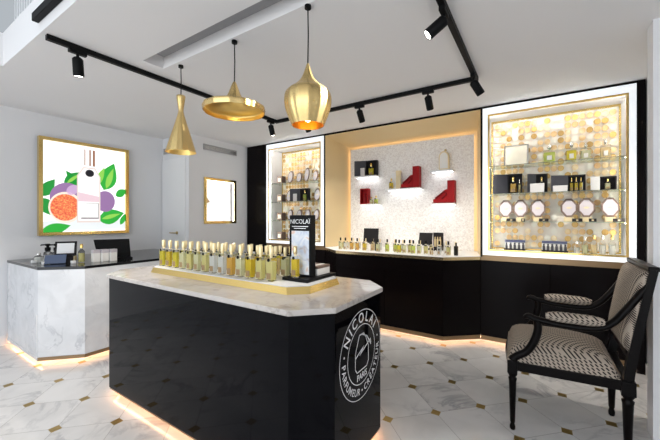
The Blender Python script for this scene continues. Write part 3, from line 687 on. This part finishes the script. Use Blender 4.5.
# ------------------------------------------------------------------ central island
IX0, IX1, IY0, IY1, CH = -2.805, -.775, 1.095, 1.93, .155
def octo(d, ch=CH): 
    x0, x1, y0_, y1_ = IX0+d, IX1-d, IY0+d, IY1-d; c_ = ch-d*.4
    return [(x0+c_, y0_), (x1-c_, y0_), (x1, y0_+c_), (x1, y1_-c_), (x1-c_, y1_), (x0+c_, y1_), (x0, y1_-c_), (x0, y0_+c_)]
isl = thing('island_counter', 'glossy black central island counter with marble top and round white emblem', 'counter', (-1.76, 1.5, 0))
MB().prism(octo(.012), .065, .866).build('body', M['gloss'], isl, .0015)
MB().prism(octo(0), .866, .893).build('marble_top', M['island_top'], isl, .003)
MB().prism(octo(.016), .053, .0648).build('bottom_trim', M['bronze'], isl)
MB().prism(octo(.10), 0, .0525).build('plinth', M['white'], isl)
b = MB(); o1 = octo(.035)
for k in range(8): b.prism(strip(o1[k], o1[(k+1) % 8], .012, 0, 0), .046, .0528)
b.build('light_strip', M['ledi'], isl)
# emblem on the end face (plane x = const, reading from the +x side: right = +y)
ex = IX1-.0118; ec = (1.531, .583); R = .233
EM = Matrix(((0, 0, 1, ex), (1, 0, 0, ec[0]), (0, 1, 0, ec[1]), (0, 0, 0, 1)))
lg = MB()
def ring(b, r0, r1, n=72):
    vs = [EM @ Vector((r*math.cos(2*PI*k/n), r*math.sin(2*PI*k/n), 0)) for r in (r0, r1) for k in range(n)]
    b.add(vs, [(k, (k+1) % n, n+(k+1) % n, n+k) for k in range(n)])
ring(lg, R-.004, R); ring(lg, .152, .156)
WID = dict(I=.42, M=1.25, N=1.08, O=1.1, C=1.0, L=.82, E=.88, F=.82, A=1.02)
def arc_text(b, s, a0_, a1_, size, rr, inward):
    ws = [WID.get({'Ï': 'I', 'É': 'E'}.get(c_, c_), 1.) for c_ in s]; tot = sum(ws)-ws[0]/2-ws[-1]/2; acc = -ws[0]/2
    for ch, w_ in zip(s, ws):
        a = a0_+(a1_-a0_)*(acc+w_/2)/tot; acc += w_
        rot = a-PI/2 if not inward else a+PI/2
        text_mesh(b, ch, size, EM @ Matrix.Translation((rr*math.cos(a), rr*math.sin(a), 0)) @ Matrix.Rotation(rot, 4, 'Z'), .012)
arc_text(lg, 'NICOLAÏ', math.radians(146), math.radians(38), .074, .190, False)
arc_text(lg, 'PARFUMEUR', math.radians(181), math.radians(259), .049, .194, True)
arc_text(lg, 'CRÉATEUR', math.radians(282), math.radians(356), .049, .194, True)
def dot(b, a, rr=.193, d=.006): b.add([EM @ Vector((rr*math.cos(a)+d*math.cos(2*PI*k/10), rr*math.sin(a)+d*math.sin(2*PI*k/10), 0)) for k in range(10)], [tuple(range(10))])
for a in (270, 167, 13): dot(lg, math.radians(a))
def stroke(b, pts, w_=.006):
    for p, q in zip(pts, pts[1:]):
        p, q = Vector((*p, 0)), Vector((*q, 0)); d = (q-p).normalized(); n = Vector((-d.y, d.x, 0))*w_/2; d = d*w_*.4
        b.add([EM @ (p-d-n), EM @ (q+d-n), EM @ (q+d+n), EM @ (p-d+n)], [(0, 1, 2, 3)])
stroke(lg, [(-.062, .045), (-.075, .02), (-.075, -.06), (-.055, -.083), (.055, -.083), (.075, -.06), (.075, .02), (.045, .075), (.018, .105), (-.03, .105), (-.062, .045)])
stroke(lg, [(-.075, -.005), (.02, .035), (-.025, .0), (.10, .05), (.105, .03)], .007); stroke(lg, [(.0, .105), (.06, .075), (.105, .02)], .007)
text_mesh(lg, 'PARIS', .046, EM @ Matrix.Translation((0, -.115, 0)), .02)
lg.build('emblem', M['logo'], isl)

# gold tray
tr = thing('display_tray', 'long gold edged white tray on the marble top of the island', 'tray', (-1.75, 1.55, .8932))
def tray_oct(d): 
    x0, x1, y0_, y1_, c_ = -2.50+d, -1.035-d, 1.315+d, 1.80-d, .09
    return [(x0+c_*.4, y0_), (x1-c_, y0_), (x1, y0_+c_), (x1, y1_-c_), (x1-c_, y1_), (x0+c_*.4, y1_), (x0, y1_-c_*.4), (x0, y0_+c_*.4)]
MB().prism(tray_oct(0), .8932, .930, tray_oct(.012)).build('gold_plinth', M['gold'], tr)
MB().prism(tray_oct(.016), .9302, .935).build('white_top', M['white'], tr)
TT = .9352
fl = ['yellow', 'gold', 'yellow', 'pale', 'straw', 'pale', 'straw', 'clear', 'clear', 'amber', 'pale', 'gold', 'straw', 'straw']
TGT = 'front row of bottles on the gold tray'
items = []
for k in range(14):
    x = -2.43+(1.12)*k/13; items.append((x, 1.395, fl[k], f'{fl[k]} tinted perfume bottle, {ORD[k]} from left in the front row on the gold tray'))
def tray_bottle(l, p, liq, g_):
    return square_bottle(l, p, .056, .20, liq, 'palecap', g_)
row(items, tray_bottle, 0, TT, '', TGT)
fl2 = ['pale', 'yellow', 'straw', 'pale', 'clear', 'champagne', 'pale', 'clear', 'champagne', 'clear', 'straw', 'gold', 'champagne', 'pale']
items = [(-2.40+1.055*k/13, 1.56, fl2[k], f'{fl2[k]} tinted perfume bottle, {ORD[k]} from left in the second row on the gold tray') for k in range(14)]
row(items, lambda l, p, q_, g_: square_bottle(l, p, .052, .185, q_, 'palecap', g_), 0, TT, '', 'second row of bottles on the gold tray')
items = [(-2.36+1.035*k/11, 1.70, fl2[(k*5+3) % 14], f'{fl2[(k*5+3) % 14]} tinted perfume bottle, {ORD[k]} from left in the rear row on the gold tray') for k in range(12)]
row(items, lambda l, p, q_, g_: square_bottle(l, p, .05, .175, q_, 'palecap', g_), 0, TT, '', 'rear row of bottles on the gold tray')

# tester stand on the tray
ts = thing('tester_stand', 'black upright advertising stand with printed poster at the right of the gold tray', 'display stand', (-1.17, 1.6, TT))
box(-1.280, -1.092, 1.455, 1.765, TT, TT+.018).build('base', M['matte'], ts, .002)
pn = box(-1.290, -1.128, 1.535, 1.585, TT+.018, TT+.385).build('panel', M['matte'], ts, .002)
def poster_mat():
    m = mat('stand_print', (.6, .6, .65), .35); g = NT(m)
    f_ = g.noise(g.coords(), 14, 3, .6); g.put(g.b.inputs['Base Color'], g.ramp(f_, (.32, (.55, .42, .33)), (.45, (.62, .68, .80)), (.6, (.85, .87, .90)), (.7, (.80, .55, .42)))); return m
box(-1.272, -1.140, 1.5335, 1.5348, TT+.03, TT+.29).build('poster', poster_mat(), ts)
tx = MB()
TM = Matrix(((1, 0, 0, -1.208), (0, 0, 1, 1.5342), (0, 1, 0, TT+.345), (0, 0, 0, 1)))
text_mesh(tx, 'NICOLAÏ', .038, TM)
for zz, a in ((-.030, .062), (-.042, .045)): tx.add([TM @ Vector(p) for p in ((-a, zz, 0), (a, zz, 0), (a, zz+.004, 0), (-a, zz+.004, 0))], [(0, 1, 2, 3)])
tx.build('lettering', M['silver'], ts)
square_bottle('tall amber tester bottle standing in front of the black stand poster', (-1.205, 1.487, TT+.0184), .05, .185, 'gold', 'bandgold', dp=.034)
for k in range(4):
    x0 = -1.262+k*.036
    carton('sample_carton', f'small patterned carton, {ORD[k]} from left behind the black stand', x0, x0+.030, 1.60, 1.735, TT+.0182, .055, 'ivory', 'sample cartons on the tester stand', band='taupe' if k % 2 else 'ivory')

# ------------------------------------------------------------------ marble reception desk at left
dk = thing('reception_desk', 'white marble reception desk with thin black top below the fig picture', 'desk', (-4, 1.6, 0))
D0 = [(-4.60, .985), (-3.70, .985), (-3.44, 1.245), (-3.44, 2.50), (-4.60, 2.50)]
def dins(d): return [(-4.60, .985+d), (-3.70-d*.4, .985+d), (-3.44-d, 1.245+d*.4), (-3.44-d, 2.50), (-4.60, 2.50)]
MB().prism(dins(.004), .075, .845).build('marble_body', M['desk_marble'], dk, .001)
MB().prism(D0, .846, .870).build('black_top', M['granite'], dk, .002)
b = MB(); q = dins(.0)
for k in (1, 2): b.prism(strip(q[k], q[k+1], .03, 0, 0), .045, .0745)
b.build('bronze_trim', M['bronze'], dk)
MB().prism(strip(q[0], q[1], .03, 0, 0), .045, .0745).build('marble_trim', M['desk_marble'], dk)
MB().prism(dins(.10), 0, .0745).build('plinth', M['white'], dk)
b = MB(); q = dins(.036)
for k in range(3): b.prism(strip(q[k], q[k+1], .012, 0, 0), .052, .062)
b.build('light_strip', M['led'], dk)
box(-3.715, -3.711, .9835, .9885, .12, .45).build('corner_bead', M['white'], dk)
DT = .8702
def pump(label, x, y):
    r = thing('pump_bottle', label, 'pump bottle', (x, y, DT), 'pump bottles on the reception desk')
    MB().lathe([(.032, 0), (.034, .01), (.034, .085), (.014, .10)], (x, y, DT), 18).build('body', M['glass'], r)
    MB().lathe([(.026, .005), (.026, .055)], (x, y, DT), 14).build('lotion', LIQ['clear'], r)
    MB().lathe([(.022, .1005), (.024, .105), (.024, .135), (.012, .138), (.012, .150), (.020, .152), (.020, .172)], (x, y, DT), 16).build('pump_head', M['matte'], r)
    MB().tube([(x, y, DT+.1625), (x-.02, y-.045, DT+.1625), (x-.021, y-.05, DT+.155)], .007).build('spout', M['matte'], r)
pump('clear pump bottle with black head, left one on the reception desk', -4.20, 1.20)
pump('clear pump bottle with black head, middle one on the reception desk', -4.13, 1.25)
pump('clear pump bottle with black head, right one by the dark open box', -4.05, 1.30)
r = thing('coffret_box', 'open dark coffret with white lined lid and slate pads on the reception desk', 'gift box')
MB().box(-.12, .12, -.09, .09, 0, .012).box(-.12, .12, .076, .09, .012, .085).box(-.12, -.108, -.09, .076, .012, .085).box(.108, .12, -.09, .076, .012, .085).box(-.108, .108, -.09, -.078, .012, .06).build('base', M['card'], r)
MB().slab([(-.12, .078, .088), (.12, .078, .088), (.12, .125, .25), (-.12, .125, .25)], (0, 1, -.28), .014).build('lid', M['card'], r)
MB().slab([(-.095, .0805, .105), (.095, .0805, .105), (.095, .117, .228), (-.095, .117, .228)], (0, -1, .28), .003).build('lid_lining', M['white'], r)
MB().slab([(-.17, -.150, .008), (.05, -.150, .008), (.05, -.095, .105), (-.17, -.095, .105)], (0, .85, -.5), .012).build('pad', M['bluepad'], r)
for k in range(4): box(.118+.0005, .132, -.075+k*.036, -.05+k*.036, .018, .075).build('gold_sample', M['softgold'], r)
r.location = (-3.895, 1.235, DT+.0003); r.rotation_euler.z = math.radians(60); r.scale = (.72, .72, .8)
cyl_bottle('tall pale bottle between the dark coffret and the white candle boxes', (-3.765, 1.335, DT), .026, .18, 'straw', None, 'gold')
for k, (x, y) in enumerate(((-3.70, 1.43), (-3.672, 1.495), (-3.645, 1.56))):
    carton('candle_box', f'white patterned candle box, {ORD[k]} from left on the reception desk', x-.027, x+.027, y-.029, y+.029, DT, .12, 'ivory', 'white candle boxes on the reception desk', 'candle box', band='plate')
lp = thing('presentation_case', 'black open presentation case standing at the right of the reception desk', 'case', (-3.85, 1.72, DT))
MB().slab([(-3.89, 1.525, DT+.006), (-3.75, 1.785, DT+.006), (-3.82, 1.80, DT+.205), (-3.96, 1.51, DT+.205)], (-.87, .45, -.2), .012).build('lid', M['matte'], lp)
MB().prism([(-3.87, 1.555), (-3.75, 1.78), (-3.64, 1.75), (-3.76, 1.53)], DT, DT+.018).build('base', M['matte'], lp)
for k, (x, y, lb) in enumerate(((-4.08, 1.06, 'small white cube at the left front corner of the reception desk'), (-3.885, 1.085, 'small white cube in front of the slate pads on the reception desk'), (-3.74, 1.26, 'small white cube in front of the tall pale bottle'))):
    tag(box(x-.018, x+.018, y-.018, y+.018, DT, DT+.026).build('white_cube', M['white'], None, .003), lb, 'cube', 'white cubes on the reception desk')
cyl_bottle('squat clear jar at the left end of the reception desk', (-4.15, 1.115, DT), .035, .09, 'clear')

# ------------------------------------------------------------------ pendants
def pendant(label, x, y, outer, zoff=0., bulb_z=None, br=.018):
    r = thing('pendant_lamp', label, 'pendant lamp', (x, y, CZ), 'brass pendant lamps')
    top = outer[0][1]
    MB().lathe([(.018, CZ-.018), (.018, CZ-.0005)], (x, y, 0), 16).build('ceiling_cup', M['matte'], r)
    MB().tube([(x, y, CZ-.018), (x+.003, y, (CZ+top)/2), (x, y, top)], .0035, 8).build('cord', M['matte'], r)
    sh = MB().shell(outer, (x, y, 0), 112, .012)
    s_ = sh.build('lamp_shade', M['brass'], r); sub = s_.modifiers.new('sub', 'SUBSURF'); sub.levels = sub.render_levels = 1
    inn = [(max(a-.004, .001), b-.003) for a, b in outer]; inn[-1] = (outer[-1][0]-.002, outer[-1][1]+.001)
    MB().shell(inn, (x, y, 0), 48).build('inner_face', M['brassin'], s_)
    MB().lathe([(.016, bulb_z+.035), (.016, bulb_z+.09)], (x, y, 0), 14).build('socket', M['matte'], r)
    MB().lathe([(.004, bulb_z-br), (br*.8, bulb_z-br*.6), (br, bulb_z), (br*.7, bulb_z+br), (.012, bulb_z+.034)], (x, y, 0), 16).build('bulb', M['bulb'], r)
    return r
pendant('tall hourglass brass pendant lamp, leftmost of three over the island', -2.276, 1.44,
        [(.004, 2.235), (.030, 2.232), (.033, 2.225), (.026, 2.18), (.017, 2.12), (.019, 2.10), (.045, 2.01), (.076, 1.91), (.108, 1.80)], bulb_z=1.86, br=.02)
pendant('wide flat dish shaped brass pendant lamp, middle of three over the island', -1.667, 1.43,
        [(.004, 2.192), (.010, 2.190), (.020, 2.165), (.034, 2.122), (.052, 2.084), (.075, 2.060), (.13, 2.044), (.185, 2.033), (.196, 2.028), (.198, 2.020), (.192, 1.992)], bulb_z=2.085, br=.018)
pendant('big onion shaped brass pendant lamp, rightmost of three over the island', -1.055, 1.41,
        [(.004, 2.145), (.008, 2.140), (.024, 2.082), (.045, 2.045), (.085, 2.010), (.112, 1.995), (.124, 1.975), (.129, 1.950), (.127, 1.905), (.112, 1.862), (.087, 1.806)], bulb_z=1.85, br=.024)

# ------------------------------------------------------------------ track lighting
TZ = CZ-.034
tk = MB(); tk.box(-2.617, -2.583, .735, 2.877, TZ, CZ-.0005).box(-2.583, -.447, 2.843, 2.877, TZ, CZ-.0005).box(-.447, -.413, .2, 2.877, TZ, CZ-.0005)
tag(tk.build('lighting_track', M['matte'], None, .002), 'black U-shaped lighting track running along the white ceiling', 'track')
def spot(label, x, y, dirv, along, power=52):
    r = thing('track_spotlight', label, 'spotlight', (x, y, TZ), 'black track spotlights'); d = Vector(dirv).normalized()
    e = .016; L = .05
    if along == 'y': box(x-e, x+e, y-L, y+L, TZ-.024, TZ-.0002).build('adapter', M['matte'], r, .002)
    else: box(x-L, x+L, y-e, y+e, TZ-.024, TZ-.0002).build('adapter', M['matte'], r, .002)
    top = Vector((x, y, TZ-.05)); MB().tube([(x, y, TZ-.024), top], .009).build('stem', M['matte'], r)
    rot = d.to_track_quat('Z', 'Y').to_matrix()
    MB().lathe([(.018, -.012), (.030, 0.), (.031, .004), (.031, .108), (.028, .112), (.026, .106)], top+Vector((0, 0, -.006)), 20, rot).build('head', M['matte'], r)
    MB().lathe([(.0245, .1065), (.0245, .109)], top+Vector((0, 0, -.006)), 18, rot).build('lens', M['lens'], r)
    ld = bpy.data.lights.new('spot_beam', 'SPOT'); ld.energy = power; ld.color = (1, .93, .84); ld.spot_size = math.radians(75); ld.spot_blend = .8; ld.shadow_soft_size = .03
    lo = bpy.data.objects.new('spot_beam', ld); COL.objects.link(lo); lo.parent = r
    lo.location = top+Vector((0, 0, -.006))+d*.125-r.location; lo.rotation_euler = (-d).to_track_quat('Z', 'Y').to_euler()
spot('black track spotlight near the free left end of the track', -2.60, .90, (-.12, .1, -1), 'y')
spot('black track spotlight at the far left corner of the track', -2.60, 2.76, (.1, .25, -1), 'y')
spot('black track spotlight seen just below the onion shaped pendant', -2.17, 2.86, (0, .3, -.5), 'x', 28)
spot('black track spotlight above the middle of the golden niche', -1.50, 2.86, (0.02, .3, -.5), 'x', 28)
spot('black track spotlight above the right part of the golden niche', -.82, 2.86, (0.02, .32, -.5), 'x', 28)
spot('black track spotlight at the far right corner of the track, tilted right', -.43, 2.74, (.55, .55, -1), 'y')
spot('black track spotlight nearest the viewer with its bright lens tilted left', -.43, 1.80, (-.85, -.35, -.75), 'y')

# ------------------------------------------------------------------ armchair
ch = thing('armchair', 'black wooden armchair with black and cream houndstooth upholstery at right', 'armchair', (.13, 2.56, 0))
FLX, RLX = -.135, .405
YN, YFr, RN, RF = 2.285, 2.835, 2.335, 2.80
for (x, y) in ((FLX, YN), (FLX-.03, YFr)):
    MB().lathe([(.010, 0), (.015, .006), (.016, .022), (.011, .040), (.014, .05), (.021, .30), (.024, .318), (.017, .328), (.026, .34), (.026, .352)], (x, y, 0), 16).build('leg', M['ebony'], ch)
for (x, y) in ((RLX, RN), (RLX, RF)):
    MB().lathe([(.012, 0), (.017, .008), (.018, .028), (.013, .048), (.017, .06), (.025, .30), (.028, .318), (.019, .328), (.029, .34), (.029, .352)], (x, y, 0), 16).build('leg', M['ebony'], ch)
# seat frame with corner blocks
sf = MB()
for (x, y) in ((FLX, YN), (FLX-.03, YFr)): sf.box(x-.027, x+.027, y-.027, y+.027, .3515, .428)
for (x, y) in ((RLX, RN), (RLX, RF)): sf.box(x-.030, x+.030, y-.030, y+.030, .3515, .428)
sf.prism([(FLX, YN-.022), (RLX, RN-.022), (RLX, RN+.02), (FLX, YN+.02)], .372, .424).prism([(FLX-.03, YFr-.02), (RLX, RF-.02), (RLX, RF+.022), (FLX-.03, YFr+.022)], .372, .424)
sf.prism([(FLX+.02, YN), (FLX-.01, YFr), (FLX-.058, YFr-.03), (FLX-.06, (YN+YFr)/2), (FLX-.03, YN+.03)], .372, .424).box(RLX-.02, RLX+.02, RN, RF, .372, .424)
sf.build('seat_frame', M['ebony'], ch, .003)
# seat cushion: domed, rounded edges
def cushion(corners, z0_, hs, crown, bow, n=22):
    """corners: front-near, rear-near, rear-far, front-far; front edge bows outward"""
    a, b_, c_, d_ = [Vector((*p, 0)) for p in corners]; vs = []; fs = []
    for i in range(n+1):
        for k in range(n+1):
            u, v = i/n, k/n; p = a*(1-u)*(1-v)+b_*u*(1-v)+c_*u*v+d_*(1-u)*v
            p.x -= bow*(1-u)**2*(1-(2*v-1)**2)
            uu, vv = abs(2*u-1), abs(2*v-1)
            edge = (1-uu**8)**.5*(1-vv**8)**.5
            vs.append((p.x, p.y, z0_+hs*edge+crown*(1-uu**2)*(1-vv**2)))
    for i in range(n):
        for k in range(n): fs.append((i*(n+1)+k, (i+1)*(n+1)+k, (i+1)*(n+1)+k+1, i*(n+1)+k+1))
    m_ = MB().add(vs, fs, True)
    rim = [i*(n+1) for i in range(n+1)]+[n*(n+1)+k for k in range(1, n+1)]+[i*(n+1)+n for i in range(n-1, -1, -1)]+[k for k in range(n-1, 0, -1)]
    lo = [(vs[q_][0], vs[q_][1], z0_-.004) for q_ in rim]; nn = len(rim)
    m_.add([vs[q_] for q_ in rim]+lo, [(q_, (q_+1) % nn, nn+(q_+1) % nn, nn+q_) for q_ in range(nn)]+[tuple(range(nn, 2*nn))])
    return m_
cushion([(FLX-.028, YN-.012), (RLX-.032, RN-.012), (RLX-.032, RF+.012), (FLX-.06, YFr+.012)], .4285, .09, .042, .004).build('seat', M['fabric'], ch)
# stiles, top rail, padded back
def bx_(z): return .405+.10*max(0, (z-.43)/.60)**1.15
for y in (RN, RF):
    zs = [.4285, .47, .52, .58, .64, .70, .76, .82, .88, .94, .99, 1.03]; ya = 1 if y == RN else -1
    s = MB(); vs = []
    for z in zs:
        k_ = (z-.43)/.6; hx = .022-.006*k_
        vs += [(bx_(z)+dx, y+dy, z) for dx, dy in ((-hx, -.021), (hx, -.021), (hx, .019), (-hx, .019))]
    n = len(zs)
    s.add(vs, [(i*4+q_, i*4+(q_+1) % 4, i*4+4+(q_+1) % 4, i*4+4+q_) for i in range(n-1) for q_ in range(4)]+[(0, 3, 2, 1), (n*4-4, n*4-3, n*4-2, n*4-1)])
    s.build('stile', M['ebony'], ch)
MB().prism([(bx_(1.03)-.024, RN-.02), (bx_(1.03)+.022, RN-.02), (bx_(1.03)+.022, RF+.02), (bx_(1.03)-.024, RF+.02)], 1.022, 1.048).build('top_rail', M['ebony'], ch, .006)
MB().prism([(bx_(.53)-.018, RN+.02), (bx_(.53)+.018, RN+.02), (bx_(.53)+.018, RF-.02), (bx_(.53)-.018, RF-.02)], .545, .585).build('bottom_rail', M['ebony'], ch, .004)
bk = MB(); n = 28; vs = []; fs = []; YA, YB = RN-.012, RF+.010
for i in range(n+1):
    for k in range(n+1):
        u, v = (1-math.cos(PI*i/n))/2, (1-math.cos(PI*k/n))/2; z = .588+(1.020-.588)*u; y = YA+(YB-YA)*v
        e_ = (1-abs(2*u-1)**8)**.5*(1-abs(2*v-1)**8)**.5
        vs.append((bx_(z)-.022-.034*e_-.008*(1-(2*u-1)**2)*(1-(2*v-1)**2), y, z))
for i in range(n):
    for k in range(n): fs.append((i*(n+1)+k, (i+1)*(n+1)+k, (i+1)*(n+1)+k+1, i*(n+1)+k+1))
bk.add(vs, fs, True)
rim = [i*(n+1) for i in range(n+1)]+[n*(n+1)+k for k in range(1, n+1)]+[i*(n+1)+n for i in range(n-1, -1, -1)]+[k for k in range(n-1, 0, -1)]
nn = len(rim); lo = [(vs[q_][0]+.004, vs[q_][1], vs[q_][2]) for q_ in rim]
bk.add([vs[q_] for q_ in rim]+lo, [(q_, (q_+1) % nn, nn+(q_+1) % nn, nn+q_) for q_ in range(nn)])
bk.add([(bx_(z)+.012, y, z) for z, y in ((.588, RN+.022), (.588, RF-.022), (1.018, RF-.022), (1.018, RN+.022))], [(0, 1, 2, 3)])
bk.build('backrest', M['fabric'], ch)
def smooth_path(P, n=6):
    out = []
    P = [Vector(p) for p in P]; Q = [P[0]*2-P[1]]+P+[P[-1]*2-P[-2]]
    for i in range(1, len(Q)-2):
        p0, p1, p2, p3 = Q[i-1:i+3]
        for k in range(n):
            t = k/n; out.append(.5*((2*p1)+(p2-p0)*t+(2*p0-5*p1+4*p2-p3)*t*t+(3*p1-p0-p2*3+p3)*t**3))
    return out+[P[-1]]
for side, (yf, yr) in (('near', (YN, RN)), ('far', (YFr, RF))):
    arm = smooth_path([(-.075, yf, .700), (-.05, yf, .712), (.0, yf, .698), (.13, yf+.2*(yr-yf), .684), (.27, yf+.5*(yr-yf), .690), (.34, yf+.7*(yr-yf), .730), (.40, yr, .81), (.455, yr, .90), (bx_(.96)+.0, yr, .965)])
    nA = len(arm); rad = [.012+.010*min(1, i/6) for i in range(nA)]; rad[-4:] = [.021, .020, .018, .012]
    MB().tube(arm, rad, 12, .85).build('arm', M['ebony'], ch)
    sup = smooth_path([(-.135, yf, .43), (-.115, yf, .455), (-.062, yf, .495), (-.025, yf, .56), (-.005, yf, .63), (-.005, yf, .69)])
    MB().tube(sup, [.026]*4+[.022]*(len(sup)-4), 12).build('arm_support', M['ebony'], ch)
    pad = [(.035+.27*k/12, yf+(yr-yf)*(.1+.4*k/12), .728) for k in range(13)]
    pr = [.018, .026, .030]+[.032]*7+[.030, .026, .018]
    MB().tube(pad, pr, 14, .95).build('arm_pad', M['fabric'], ch)

# ------------------------------------------------------------------ light
def area(name, loc, size, energy, col, rot):
    l = bpy.data.lights.new(name, 'AREA'); l.shape = 'RECTANGLE'; l.size, l.size_y = size; l.energy = energy; l.color = col
    o = bpy.data.objects.new(name, l); COL.objects.link(o); o.location = loc; o.rotation_euler = rot; return o
area('shopfront_daylight', (-1.0, -2.9, 1.35), (6.5, 2.2), 80, (.90, .95, 1.), (PI/2, 0, 0))
area('stairwell_daylight', (-2.3, -.4, 3.6), (2.2, 2.0), 6, (.80, .90, 1.), (0, 0, 0))
w = bpy.data.worlds.new('daylight'); w.use_nodes = True; SC.world = w
w.node_tree.nodes['Background'].inputs[0].default_value = (.86, .93, 1., 1); w.node_tree.nodes['Background'].inputs[1].default_value = .35

# ------------------------------------------------------------------ camera and view
cam = bpy.data.cameras.new('camera'); co = bpy.data.objects.new('camera', cam); COL.objects.link(co)
co.location = (0, 0, 1.3); co.rotation_euler = (PI/2, 0, math.radians(32.88))
cam.sensor_width = 36; cam.lens = 322.7/660*36; cam.shift_y = -1.5/660; cam.clip_start = .05
SC.camera = co
SC.view_settings.view_transform = 'Standard'; SC.view_settings.look = 'None'; SC.view_settings.exposure = .58; SC.view_settings.gamma = 1.
SC.view_settings.use_curve_mapping = False
cy = SC.cycles
cy.use_denoising = True; cy.max_bounces = 14; cy.diffuse_bounces = 6; cy.glossy_bounces = 6; cy.transmission_bounces = 12; cy.transparent_max_bounces = 12
cy.caustics_reflective = False; cy.caustics_refractive = True; cy.sample_clamp_indirect = 6.
